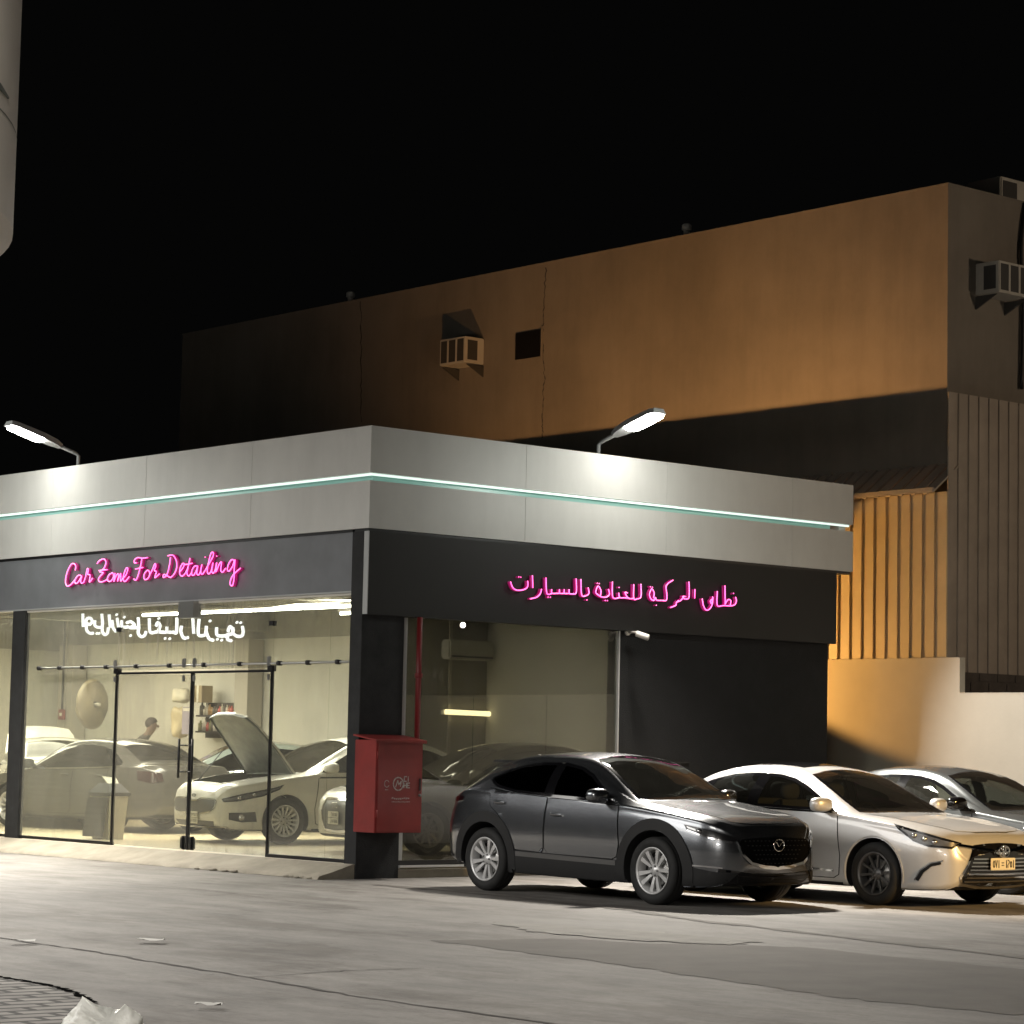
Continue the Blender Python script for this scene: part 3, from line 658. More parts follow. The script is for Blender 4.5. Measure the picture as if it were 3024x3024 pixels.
def inset(poly, d):
    P = [Vector((p[0], p[1])) for p in poly]; n = len(P); sg = 1 if area2(P) > 0 else -1; out = []
    for i in range(n):
        a = (P[i] - P[i - 1]); b = (P[(i + 1) % n] - P[i])
        if a.length < 1e-7 or b.length < 1e-7: out.append(P[i]); continue
        a.normalize(); b.normalize(); na = Vector((-a.y, a.x)) * sg; nb = Vector((-b.y, b.x)) * sg
        v = na + nb; L2 = v.length
        if L2 < 0.3: out.append(P[i] + nb * d); continue
        v.normalize(); out.append(P[i] + v * min(d / max(0.45, v.dot(nb)), 2 * d))
    return out

class Car:
    """a body lofted from section tables; panels, lamps and glass are laid on it by projection"""
    def __init__(s, T, L, fo, wb, paintm, sx=1.0, sz=1.0, sw=1.0, root=None):
        s.T = {k: pchip(v) for k, v in T.items()}; s.L, s.fo, s.wb = L, fo, wb
        s.sx, s.sz, s.sw = sx, sz, sw; s.root = root; s.paint = paintm; s.holes = []
        s.x0 = wb / 2 + fo   # nose position, car forward = +X
    def X(s, d): return s.x0 - d
    def section(s, d, m=4):
        t = d / s.sx; g = lambda k: s.T[k](t)
        top, bot, w, zb = g('top') * s.sz, g('bot') * s.sz, g('w') * s.sw, g('belt') * s.sz
        yr, zr, fy, zw = g('yr') * s.sw, g('zr') * s.sz, g('fy'), g('zw') * s.sz
        zr = min(zr, top - 0.004); zb = min(zb, zr - 0.012); zw = max(bot + (zb - bot) * 0.25, min(zw, bot + (zb - bot) * 0.8)); yb = w * fy
        H = zb - bot
        q = [(0, bot), (w - 0.16 * min(1, w), bot), (w - 0.05, bot + 0.006), (w - 0.022, bot + H * 0.07), (w - 0.012, bot + H * 0.2), (w, zw),
             (yb + (w - yb) * 0.55, zw + (zb - zw) * 0.62), (yb + (w - yb) * 0.12, zb - H * 0.05), (yb - 0.004, zb + 0.006)]
        A = Vector((yb, zb)); B = Vector((yr, zr)); seg = B - A; nrm = Vector((seg.y, -seg.x)); nrm = nrm.normalized() if nrm.length > 1e-6 else Vector((0, 0))
        bul = 0.035 * min(1.0, seg.length / 0.5)
        rr = min(0.07, seg.length * 0.3)
        for f in (0.3, 0.6): p = A + seg * f + nrm * bul * 4 * f * (1 - f); q.append((p.x, p.y))
        p = B - seg.normalized() * rr if seg.length > 1e-6 else B; q.append((p.x + nrm.x * 0.01, p.y + nrm.y * 0.01))
        q.append((yr - rr * 0.25, zr + 0.45 * min(0.012 + (top - zr) * 0.25, top - zr)))
        for f in (0.72, 0.4): q.append((yr * f, zr + (top - zr) * (1 - f * f) ** 0.9))
        q.append((0, top))
        P = [Vector((a, b)) for a, b in q]; out = []
        for i in range(len(P) - 1):
            a, b, c, e = P[max(i - 1, 0)], P[i], P[i + 1], P[min(i + 2, len(P) - 1)]
            if i == 0: a = Vector((-P[1].x, P[1].y))
            if i == len(P) - 2: e = Vector((-P[-2].x, P[-2].y))
            for k in range(m):
                t = k / m
                h = 0.5 * ((2 * b) + (c - a) * t + (2 * a - 5 * b + 4 * c - e) * t * t + (3 * b - a - 3 * c + e) * t ** 3)
                out.append(h)
        out.append(P[-1])
        for v in out: v.x = max(0.0, v.x)
        return out
    def loft(s, arches):
        L = s.L; ds = []
        for e in (0.0, 0.008, 0.02, 0.04, 0.065, 0.1, 0.14, 0.19, 0.25, 0.32): ds.append(e); ds.append(L - e)
        d = 0.36
        while d < L - 0.34: ds.append(d); d += 0.045
        ds = sorted(set(round(x, 5) for x in ds))
        bm = bmesh.new(); rings = []
        for d in ds:
            h = s.section(d); x = s.X(d)
            ring = [bm.verts.new((x, p.x, p.y)) for p in h] + [bm.verts.new((x, -p.x, p.y)) for p in h[-2:0:-1]]
            rings.append(ring)
        n = len(rings[0]); hn = len(s.section(0.0))
        for a, b in zip(rings, rings[1:]):
            for k in range(n): bm.faces.new([a[k], b[k], b[(k + 1) % n], a[(k + 1) % n]])
        for ring, fl in ((rings[0], 1), (rings[-1], 0)):
            for k in range(hn - 1):
                a, b = ring[k], ring[k + 1]; c, e = ring[(n - k - 1) % n], ring[(n - k) % n]
                vs = []
                for v in (a, b, c, e):
                    if v not in vs: vs.append(v)
                if len(vs) >= 3: bm.faces.new(vs if fl else vs[::-1])
        bmesh.ops.remove_doubles(bm, verts=bm.verts, dist=1e-5)
        bmesh.ops.recalc_face_normals(bm, faces=bm.faces)
        if bm.calc_volume(signed=True) < 0: bmesh.ops.reverse_faces(bm, faces=bm.faces)
        me = bpy.data.meshes.new('body'); bm.to_mesh(me); bm.free()
        ob = new_obj('body', me, [s.paint, M['black_trim']])
        # wheel wells cut out of the body
        mb = MB()
        for (xa, r) in arches:
            for sg in (1, -1):
                mb.lathe([(0, 0.0), (r, 0.0), (r, 0.7), (0, 0.7)], (xa, sg * (0.56 * s.sw), s.rw), (0, sg, 0), 56)
        bmesh.ops.remove_doubles(mb.bm, verts=mb.bm.verts, dist=1e-4)
        cut = mb.build('cutter', M['black_trim'])
        md = ob.modifiers.new('b', 'BOOLEAN'); md.object = cut; md.operation = 'DIFFERENCE'; md.solver = 'EXACT'; md.use_self = True
        dg = bpy.context.evaluated_depsgraph_get(); dg.update()
        me2 = bpy.data.meshes.new_from_object(ob.evaluated_get(dg)); ob.modifiers.clear(); old = ob.data; ob.data = me2
        me2.name = 'body'
        bpy.data.objects.remove(cut); bpy.data.meshes.remove(old)
        while len(me2.materials) < 2: me2.materials.append(M['black_trim'])
        me2.materials[0] = s.paint; me2.materials[1] = M['black_trim']
        for p in me2.polygons:
            c = p.center; p.use_smooth = True; p.material_index = 0
            for (xa, r) in arches:
                if math.hypot(c.x - xa, c.z - s.rw) < r - 0.002 and abs(c.y) > 0.5: p.material_index = 1
                elif abs(math.hypot(c.x - xa, c.z - s.rw) - r) < 0.012 and abs(p.normal.y) < 0.35: p.material_index = 1
            if p.normal.z < -0.8 and c.z < 0.45: p.material_index = 1
        me2.set_sharp_from_angle(angle=R(38))
        bm = bmesh.new(); bm.from_mesh(me2); s.bvh = BVHTree.FromBMesh(bm); bm.free()
        s.body = ob; ob.parent = s.root
    # projection directions: returns (origin function, direction)
    def caster(s, mode):
        if mode == 'R': return lambda a, b: (Vector((a, -3, b)), Vector((0, 1, 0)))
        if mode == 'L': return lambda a, b: (Vector((a, 3, b)), Vector((0, -1, 0)))
        if mode == 'T': return lambda a, b: (Vector((a, b, 4)), Vector((0, 0, -1)))
        if mode == 'F': return lambda a, b: (Vector((6, a, b)), Vector((-1, 0, 0)))
        if mode == 'B': return lambda a, b: (Vector((-6, a, b)), Vector((1, 0, 0)))
        ang, sg = mode     # diagonal, ang degrees off the nose axis towards side sg
        dr = Vector((math.cos(R(ang)), sg * math.sin(R(ang)), 0)); e = Vector((-math.sin(R(ang)) * sg, math.cos(R(ang)), 0))
        return lambda a, b: (dr * 8 + e * a + Vector((0, 0, b)), -dr)
    def diag(s, mode, p):
        ang, sg = mode; e = Vector((-math.sin(R(ang)) * sg, math.cos(R(ang)), 0)); return (Vector(p).dot(e), p[2])
    def hit(s, c, a, b, off):
        o, d = c(a, b); h, n, i, ds = s.bvh.ray_cast(o, d)
        if h is None:
            h, n, i, ds = s.bvh.find_nearest(o + d * 5)
        if n.dot(d) > 0: n = -n
        return h + n * off, n
    def patch(s, name, poly, mode, mat, off=0.004, res=0.05, parent=None, rim=0.012, hole=None, dens=True):
        c = s.caster(mode); P = densify(poly, res) if dens else poly
        bm = bmesh.new()
        if hole is None:
            f = bm.faces.new([bm.verts.new((p[0], p[1], 0)) for p in P])
            xs = [p[0] for p in P]; ys = [p[1] for p in P]
            for k in range(1, int((max(xs) - min(xs)) / res) + 1):
                bmesh.ops.bisect_plane(bm, geom=list(bm.verts) + list(bm.edges) + list(bm.faces), plane_co=(min(xs) + k * res, 0, 0), plane_no=(1, 0, 0))
            for k in range(1, int((max(ys) - min(ys)) / res) + 1):
                bmesh.ops.bisect_plane(bm, geom=list(bm.verts) + list(bm.edges) + list(bm.faces), plane_co=(0, min(ys) + k * res, 0), plane_no=(0, 1, 0))
            big = [f for f in bm.faces if len(f.verts) > 4]
            if big: bmesh.ops.triangulate(bm, faces=big)
        else:
            rows = []
            n = len(P)
            for t in (0, 0.5, 1.0): rows.append([bm.verts.new((P[i][0] + (hole[i][0] - P[i][0]) * t, P[i][1] + (hole[i][1] - P[i][1]) * t, 0)) for i in range(n)])
            for a, b in zip(rows, rows[1:]):
                for k in range(n): bm.faces.new([a[k], a[(k + 1) % n], b[(k + 1) % n], b[k]])
        nr = {}
        for v in bm.verts:
            h, nn = s.hit(c, v.co.x, v.co.y, off); v.co = h; nr[v] = nn
        bm.normal_update()
        dr = c(0, 0)[1]
        for f in bm.faces:
            if f.normal.dot(dr) > 0: f.normal_flip()
            f.smooth = True
        if rim:
            be = [e for e in bm.edges if len(e.link_faces) == 1]
            cp = {}
            for e in be:
                for v in e.verts:
                    if v not in cp: cp[v] = (bm.verts.new(v.co), bm.verts.new(v.co - nr[v] * rim))
            for e in be:
                a, b = e.verts
                f = bm.faces.new([cp[a][0], cp[b][0], cp[b][1], cp[a][1]])
        me = bpy.data.meshes.new(name); bm.to_mesh(me); bm.free()
        return new_obj(name, me, mat, parent or s.root)
    def strip(s, name, pts, w, mode, mat, off=0.005, parent=None, smooth=True, rim=0.008, res=0.03):
        P = densify(pts, res, closed=False)
        A = []; B = []
        for i, p in enumerate(P):
            a = P[max(0, i - 1)]; b = P[min(len(P) - 1, i + 1)]; d = (b - a).normalized(); n = Vector((-d.y, d.x)); A.append(p + n * w / 2); B.append(p - n * w / 2)
        c = s.caster(mode); bm = bmesh.new(); nr = {}
        rows = []
        for row in (A, [(a + b) / 2 for a, b in zip(A, B)], B):
            r = []
            for p in row:
                h, n = s.hit(c, p.x, p.y, off); v = bm.verts.new(h); nr[v] = n; r.append(v)
            rows.append(r)
        for a, b in zip(rows, rows[1:]):
            for k in range(len(P) - 1): bm.faces.new([a[k], a[k + 1], b[k + 1], b[k]])
        bm.normal_update(); dr = c(0, 0)[1]
        for f in bm.faces:
            if f.normal.dot(dr) > 0: f.normal_flip()
            f.smooth = True
        be = [e for e in bm.edges if len(e.link_faces) == 1]; cp = {}
        for e in be:
            for v in e.verts:
                if v not in cp: cp[v] = (bm.verts.new(v.co), bm.verts.new(v.co - nr[v] * rim))
        for e in be:
            a, b = e.verts; bm.faces.new([cp[a][0], cp[b][0], cp[b][1], cp[a][1]])
        me = bpy.data.meshes.new(name); bm.to_mesh(me); bm.free()
        return new_obj(name, me, mat, parent or s.root)
    def open_holes(s):
        """take away the painted skin behind every glass panel"""
        me = s.body.data; bm = bmesh.new(); bm.from_mesh(me); kill = []
        for f in bm.faces:
            c = f.calc_center_median(); n = f.normal
            for poly, mode in s.holes:
                if mode in 'RL':
                    if (c.y < -0.3) if mode == 'R' else (c.y > 0.3):
                        if abs(n.y) > 0.3 and inside((c.x, c.z), poly): kill.append(f); break
                elif mode == 'T':
                    if n.z > 0.15 and c.z > 0.6 and inside((c.x, c.y), poly): kill.append(f); break
        bmesh.ops.delete(bm, geom=kill, context='FACES'); bm.to_mesh(me); bm.free()
    def window(s, name, poly, mode, gmat, ring=0.045, parent=None, fmat='black_gloss', see=True, res=0.05):
        P = densify(poly, 0.045); Pi = inset(P, ring)
        fr = s.patch(name + '_frame', P, mode, M[fmat], 0.004, parent=parent, hole=Pi, dens=False, rim=0.01)
        g = s.patch(name, inset(P, ring - 0.006), mode, gmat, 0.0025, res, parent=parent, rim=0, dens=False)
        fr.parent = g; fr.name = name + '_frame'
        if see: s.holes.append(([tuple(p) for p in inset(P, ring * 0.55)], mode))
        return g
    def wheel(s, xa, side, style, tyre_w=0.215, rim_r=0.235):
        rt = s.rw; yo = side * s.track; c = Vector((xa, yo, rt))
        mb = MB(); hw = tyre_w / 2
        prof = [(rim_r - 0.012, -hw * 0.80), (rim_r + 0.006, -hw * 0.86), (rim_r + 0.03, -hw * 0.98), ((rim_r + rt) / 2, -hw * 1.03), (rt - 0.035, -hw * 0.97), (rt - 0.012, -hw * 0.86), (rt - 0.002, -hw * 0.66)]
        for k in (-0.42, -0.38, -0.34, -0.05, 0.0, 0.05, 0.34, 0.38, 0.42): prof.append((rt - (0.010 if abs(k) in (0.38, 0.0) else 0.0), hw * k * 1.25))
        prof += [(a, -b) for a, b in prof[6::-1]]
        mb.lathe(prof, c, (0, side, 0), 56)
        w = mb.build('wheel', M['rubber'], s.root)
        sp, kind = style
        mb = MB(); f = hw * 0.80
        mb.lathe([(rim_r - 0.012, -hw * 0.8), (rim_r - 0.012, f), (rim_r + 0.006, f + 0.008), (rim_r + 0.005, f + 0.014), (rim_r - 0.006, f + 0.013), (rim_r - 0.018, f), (rim_r - 0.034, f - 0.05), (rim_r - 0.036, -hw * 0.7)], c, (0, side, 0), 56)
        ax = Vector((0, side, 0)); n_sp = sp
        mb.lathe([(0.0, f - 0.008), (0.028, f - 0.008), (0.034, f - 0.014), (0.06, f - 0.02), (0.072, f - 0.035), (0.074, f - 0.07)], c, (0, side, 0), 28)
        for k in range(n_sp):
            a = 2 * math.pi * k / n_sp + 0.12
            if kind == 'pair': a += (0.06 if k % 2 else -0.06)
            w0, w1 = {'pair': (0.013, 0.025), 'thin': (0.011, 0.015), 'ten': (0.012, 0.017)}[kind]
            rd = Vector((math.cos(a), 0, math.sin(a))); tg = Vector((-math.sin(a), 0, math.cos(a)))
            def P(r, u, y): return c + rd * r + tg * u + ax * y
            r0, r1, r2 = 0.055, 0.14, rim_r - 0.012
            ys = [f - 0.030, f - 0.014, f - 0.004]
            rowt = [[P(r0, -w0, ys[0]), P(r0, w0, ys[0])], [P(r1, -(w0 + w1) / 2, ys[1]), P(r1, (w0 + w1) / 2, ys[1])], [P(r2, -w1, ys[2]), P(r2, w1, ys[2])]]
            V = [[mb.bm.verts.new(q) for q in row] for row in rowt]; Bk = [[mb.bm.verts.new(q - ax * 0.03) for q in row] for row in rowt]
            for i in range(2):
                mb.face([V[i][0], V[i][1], V[i + 1][1], V[i + 1][0]]); mb.face([Bk[i][0], V[i][0], V[i + 1][0], Bk[i + 1][0]]); mb.face([V[i][1], Bk[i][1], Bk[i + 1][1], V[i + 1][1]])
        rm = mb.build('rim', M[s.rim_mat], w)
        mb = MB(); mb.lathe([(0.0, f - 0.085), (rim_r - 0.04, f - 0.085), (rim_r - 0.038, f - 0.12)], c, (0, side, 0), 36)
        mb.build('brake_shadow_plate', M['black_trim'], w)
        mb = MB(); mb.lathe([(0.05, f - 0.075), (0.15, f - 0.075), (0.15, f - 0.084)], c, (0, side, 0), 36); mb.build('brake_disc', M['steel'], w)
        mb = MB()
        for k in range(5):
            a = 2 * math.pi * k / 5; mb.lathe([(0, f - 0.006), (0.009, f - 0.006), (0.009, f - 0.03)], c + Vector((math.cos(a), 0, math.sin(a))) * 0.05, (0, side, 0), 8)
        mb.build('wheel_bolts', M['alu_dark'], w)
        return w
    def mirror(s, d, z, side, mat, sc=1.0):
        h, n = s.hit(s.caster('R' if side < 0 else 'L'), s.X(d), z, 0)
        c = h + Vector((0.01, side * 0.135, 0.055))
        mb = MB(); mb.sm = True
        mb.ellip((0, 0, 0), 0.085 * sc, 0.125 * sc, 0.078 * sc, 20, 14, 0.75)
        for v in mb.bm.verts:
            v.co.x += 0.02 * (v.co.y * side) / 0.12 * -1.0
            if v.co.x < -0.045: v.co.x = -0.045
            v.co += c
        o = mb.build('mirror', mat, s.root, smooth_angle=50)
        mb = MB(); mb.prism([h + Vector((0.05, 0, -0.01)), h + Vector((-0.05, 0, -0.01)), h + Vector((-0.03, 0, 0.035)), h + Vector((0.04, 0, 0.035))], Vector((0, side * 0.10, 0.02))); mb.build('mirror_arm', M['black_trim'], o)
        return o
    def handle(s, d, z, side, mat, par):
        h, n = s.hit(s.caster('R' if side < 0 else 'L'), s.X(d), z, 0.0)
        mb = MB(); mb.ellip(h + n * 0.024, 0.095, 0.012, 0.017, 14, 8, 0.7)
        for q in (-0.07, 0.07): mb.obox(h + n * 0.012 + Vector((q, 0, 0)), (Vector((1, 0, 0)), Vector((0, 1, 0)), Vector((0, 0, 1))), 0.018, 0.014, 0.012)
        o = mb.build('handle', mat, par)
        P = [(s.X(d) + 0.055 * math.cos(a) + 0.01, z + 0.026 * math.sin(a)) for a in (2 * math.pi * k / 14 for k in range(14))]
        cup = s.patch('handle_cup', P, 'R' if side < 0 else 'L', M['black'], 0.0045, 0.05, parent=par, rim=0)
        return o
    def interior(s, d0, d1, zf, w, mat='seat', seats=True, light=False):
        if not seats: return
        X = s.X
        def seatobj(name, d, y, wd, mat, rests):
            mb = MB()
            mb.box(X(d + 0.25), X(d - 0.27), y - wd / 2, y + wd / 2, 0.30, 0.56, 0.05)
            pts = [(X(d + 0.17), 0.5), (X(d + 0.30), 0.5), (X(d + 0.46), 1.02), (X(d + 0.37), 1.06)]
            mb.prism([(a, y - wd / 2 + 0.02, b) for a, b in pts], (0, wd - 0.04, 0))
            for ry in rests:
                mb.ellip((X(d + 0.42), y + ry, 1.15), 0.06, 0.135, 0.095, 14, 10, 0.7)
                for q in (-0.05, 0.05): mb.tube([(X(d + 0.41), y + ry + q, 1.0), (X(d + 0.42), y + ry + q, 1.12)], 0.008, 5)
            return mb.build(name, mat, s.root)
        seatobj('seat', d0 + 0.62, -0.37 * s.sw, 0.5, M[mat], (0,)); seatobj('seat', d0 + 0.62, 0.37 * s.sw, 0.5, M[mat], (0,))
        seatobj('rear_seat', d0 + 1.48, 0, 1.2, M[mat], (-0.38, 0, 0.38))
        mb = MB(); mb.box(X(d0 + 0.35), X(d0 - 0.42), -w + 0.14, w - 0.14, 0.55, zf - 0.02, 0.05); mb.build('dashboard', M['dash'], s.root)
        mb = MB(); n = 24; c = Vector((X(d0 + 0.50), 0.36 * s.sw, zf - 0.08)); u = Vector((0, 1, 0)); v = Vector((-0.35, 0, 0.94))
        mb.tube([c + u * 0.185 * math.cos(2 * math.pi * k / n) + v * 0.185 * math.sin(2 * math.pi * k / n) for k in range(n + 1)], 0.016, 8, cap=False)
        mb.tube([c - u * 0.18, c + u * 0.18], 0.018, 6); mb.tube([c, c - v * 0.18], 0.018, 6); mb.build('steering_wheel', M['dash'], s.root)
        mb = MB(); mb.ellip((X(d0 + 0.44), 0, s.T['top']((d0 + 0.62) / s.sx) * s.sz - 0.10), 0.02, 0.11, 0.035, 12, 8, 0.6); mb.build('rear_view_mirror', M['dash'], s.root)

SUV_T = dict(
    top=[(0, .66), (.03, .745), (.08, .825), (.16, .875), (.35, .93), (.7, .985), (1.05, 1.03), (1.25, 1.062), (1.5, 1.205), (1.75, 1.35), (2.0, 1.465), (2.2, 1.51), (2.45, 1.535), (2.7, 1.542), (3.1, 1.527), (3.5, 1.475), (3.76, 1.42), (3.88, 1.34), (4.16, 1.10), (4.25, 1.03), (4.34, .93), (4.38, .82), (4.395, .70)],
    bot=[(0, .42), (.03, .33), (.08, .265), (.2, .215), (.5, .20), (.9, .20), (3.2, .22), (3.6, .25), (4.0, .28), (4.25, .33), (4.36, .40), (4.395, .50)],
    w=[(0, .42), (.02, .51), (.05, .575), (.1, .65), (.18, .73), (.35, .82), (.6, .872), (.95, .892), (1.5, .892), (3.0, .897), (3.6, .897), (4.0, .872), (4.2, .825), (4.32, .755), (4.37, .69), (4.395, .58)],
    belt=[(0, .60), (.08, .74), (.2, .815), (.5, .885), (1.0, .95), (1.4, .985), (2.2, 1.005), (3.0, 1.04), (3.5, 1.085), (3.9, 1.10), (4.15, 1.03), (4.3, .90), (4.395, .62)],
    yr=[(0, .36), (.1, .52), (.3, .61), (.6, .665), (1.0, .70), (1.25, .705), (1.6, .665), (2.0, .605), (2.6, .585), (3.3, .565), (3.8, .54), (4.05, .575), (4.25, .60), (4.34, .57), (4.395, .45)],
    zr=[(0, .64), (.08, .80), (.16, .85), (.35, .908), (.7, .962), (1.05, 1.008), (1.25, 1.035), (1.5, 1.155), (1.75, 1.29), (2.0, 1.40), (2.2, 1.45), (2.5, 1.478), (2.8, 1.482), (3.2, 1.462), (3.6, 1.395), (3.76, 1.355), (3.88, 1.285), (4.16, 1.065), (4.25, 1.0), (4.34, .90), (4.395, .66)],
    fy=[(0, .93), (.5, .945), (1.2, .955), (2.5, .945), (3.6, .93), (4.0, .92), (4.395, .92)],
    zw=[(0, .55), (.5, .60), (1.5, .66), (3.0, .68), (4.395, .68)])
SED_T = dict(
    top=[(0, .58), (.03, .68), (.08, .755), (.18, .81), (.5, .872), (.9, .925), (1.3, .965), (1.5, 1.062), (1.8, 1.225), (2.1, 1.365), (2.35, 1.43), (2.6, 1.46), (2.85, 1.47), (3.2, 1.455), (3.55, 1.395), (3.9, 1.265), (4.2, 1.13), (4.35, 1.085), (4.55, 1.075), (4.72, 1.055), (4.79, 1.0), (4.83, .88), (4.85, .72)],
    bot=[(0, .36), (.03, .28), (.08, .225), (.2, .19), (.5, .18), (.95, .18), (3.6, .19), (4.0, .22), (4.5, .25), (4.75, .30), (4.85, .42)],
    w=[(0, .54), (.02, .61), (.05, .67), (.1, .73), (.18, .785), (.35, .85), (.6, .885), (1.0, .905), (1.6, .908), (3.4, .910), (3.9, .905), (4.3, .88), (4.6, .83), (4.75, .77), (4.82, .70), (4.85, .60)],
    belt=[(0, .50), (.08, .665), (.2, .735), (.5, .80), (1.0, .87), (1.5, .925), (2.5, .955), (3.5, .985), (4.1, 1.005), (4.5, .995), (4.7, .95), (4.8, .84), (4.85, .60)],
    yr=[(0, .38), (.1, .55), (.3, .63), (.7, .68), (1.3, .72), (1.6, .68), (2.1, .60), (2.7, .575), (3.3, .575), (3.7, .60), (4.2, .66), (4.35, .68), (4.7, .64), (4.8, .58), (4.85, .46)],
    zr=[(0, .55), (.08, .72), (.18, .782), (.5, .850), (.9, .905), (1.3, .942), (1.5, 1.02), (1.8, 1.17), (2.1, 1.305), (2.35, 1.37), (2.6, 1.40), (2.85, 1.41), (3.2, 1.395), (3.55, 1.335), (3.9, 1.21), (4.2, 1.085), (4.35, 1.05), (4.55, 1.045), (4.72, 1.03), (4.79, .97), (4.85, .66)],
    fy=[(0, .94), (.5, .95), (1.2, .96), (2.5, .95), (3.6, .945), (4.85, .95)],
    zw=[(0, .50), (.5, .56), (1.5, .62), (3.4, .64), (4.85, .66)])

def side_glass(car, polys, gm, mats=None):
    for side, mode in ((-1, 'R'), (1, 'L')):
        for nm, poly in polys: car.window(nm, [(car.X(d * car.sx), z * car.sz) for d, z in poly], mode, M[gm[nm]] if isinstance(gm, dict) else M[gm], 0.03)
def both(car, fn):
    for side, mode in ((-1, 'R'), (1, 'L')): fn(side, mode)

def make_suv(name, label, cat, loc, rz, paintm, detail=True, group=None):
    root = thing(name, label, cat, loc, rz, group)
    c = Car(SUV_T, 4.395, .90, 2.655, paintm, root=root); c.rw = .345; c.track = .785; c.rim_mat = 'alu'
    X = c.X; xf, xr = 2.655 / 2, -2.655 / 2
    c.loft([(xf, .408), (xr, .408)])
    # glass
    wins = [('front_window', [(1.52, 1.018), (1.74, 1.150), (2.0, 1.300), (2.2, 1.375), (2.45, 1.412), (2.50, 1.415), (2.53, 1.045), (2.1, 1.032)]),
            ('rear_window', [(2.59, 1.418), (2.9, 1.413), (3.15, 1.385), (3.4, 1.32), (3.60, 1.235), (3.58, 1.19), (3.45, 1.135), (3.15, 1.085), (2.62, 1.055)])]
    side_glass(c, wins, 'glass_dark')
    for mode in 'RL': c.patch('pillar_trim', [(X(a), b) for a, b in ((2.475, 1.418), (2.615, 1.418), (2.645, 1.054), (2.505, 1.046))], mode, M['black_gloss'], 0.0035, 0.05, rim=0.004)
    def ws(): 
        o = [(1.32, -.69), (1.27, -.45), (1.25, 0), (1.27, .45), (1.32, .69), (1.65, .635), (2.0, .57), (2.12, .54), (2.165, .3), (2.18, 0), (2.165, -.3), (2.12, -.54), (2.0, -.57), (1.65, -.635)]
        return [(X(a), b) for a, b in o]
    c.window('windshield', ws(), 'T', M['glass_clear'], 0.035)
    c.window('rear_glass', [(X(a), b) for a, b in [(3.93, -.50), (3.92, 0), (3.93, .50), (4.15, .56), (4.18, 0), (4.15, -.56)]], 'T', M['glass_dark'], 0.03)
    # cladding round the arches and along the sill
    def clad(side, mode):
        for xa in (xf, xr):
            c.strip('arch_cladding', [(xa + .470 * math.cos(R(a)), .345 + .470 * math.sin(R(a))) for a in range(-15, 196, 5)], .116, mode, M['black_trim'], 0.016, rim=0.035)
        c.patch('sill_cladding', [(xf - .50, .215), (xf - .515, .43), (xr + .515, .465), (xr + .50, .235)], mode, M['black_trim'], 0.012, 0.08, rim=0.02)
        c.patch('sill_insert', [(xf - .54, .375), (xf - .54, .425), (xr + .54, .455), (xr + .54, .405)], mode, M['alu_dark'], 0.017, 0.08, rim=0.006)
    both(c, clad)
    # doors
    def doors(side, mode):
        fd = [(1.45, .985), (1.43, .80), (1.40, .60), (1.43, .47), (1.50, .44), (2.50, .455), (2.55, .51), (2.555, 1.036), (2.1, 1.020)]
        rd = [(2.58, 1.04), (2.575, .51), (2.60, .46), (3.02, .475), (3.10, .52), (3.17, .70), (3.30, .82), (3.48, .93), (3.55, 1.12), (3.15, 1.075)]
        for nm, poly, hd, hz in (('front_door', fd, 2.37, .865), ('rear_door', rd, 3.32, .965)):
            P = [(X(a), b) for a, b in poly]
            c.patch('gap', inset(densify(P, .06), -.004), mode, M['void'], 0.003, 0.05, rim=0, dens=False)
            d = c.patch(nm, P, mode, c.paint, 0.007, 0.05, rim=0)
            c.handle(hd, hz, side, c.paint, d)
    both(c, doors)
    # front end
    g = [(-.47, .69), (-.505, .66), (-.46, .54), (-.37, .468), (-.18, .434), (0, .422), (.18, .434), (.37, .468), (.46, .54), (.505, .66), (.47, .69), (.25, .705), (0, .712), (-.25, .705)]
    gr = c.patch('grille', g, 'F', M['void'], 0.006, 0.04, rim=0.012)
    rimp = [(-.525, .675), (-.478, .535), (-.38, .455), (-.18, .418), (0, .405), (.18, .418), (.38, .455), (.478, .535), (.525, .675)]
    c.strip('grille_rim', rimp, .026, 'F', M['chrome'], 0.026, parent=gr, rim=.02)
    mesh = MB()
    for j in range(6):
        for k in range(-9 + j, 10 - j):
            y = k * .055 + (0.027 if j % 2 else 0); z = .675 - j * .045
            if abs(y) < .46 - j * 0.04:
                h, n = c.hit(c.caster('F'), y, z, 0.009); mesh.ellip(h, .005, .014, .006, 6, 4)
    mesh.build('grille_mesh', M['black_trim'], gr)
    # emblem: oval ring with a winged mark
    h, n = c.hit(c.caster('F'), 0, .635, 0.028)
    mb = MB(); mb.tube([h + Vector((0.004, .075 * math.cos(a), .060 * math.sin(a))) for a in (2 * math.pi * k / 28 for k in range(29))], .0075, 6, cap=False)
    for sg in (1, -1): mb.tube(smooth_pts([h + Vector((.006, sg * y, z)) for y, z in ((.066, .02), (.048, .028), (.03, .022), (.014, -.004), (0, -.014))], 4), .006, 6)
    mb.build('emblem', M['chrome'], root)
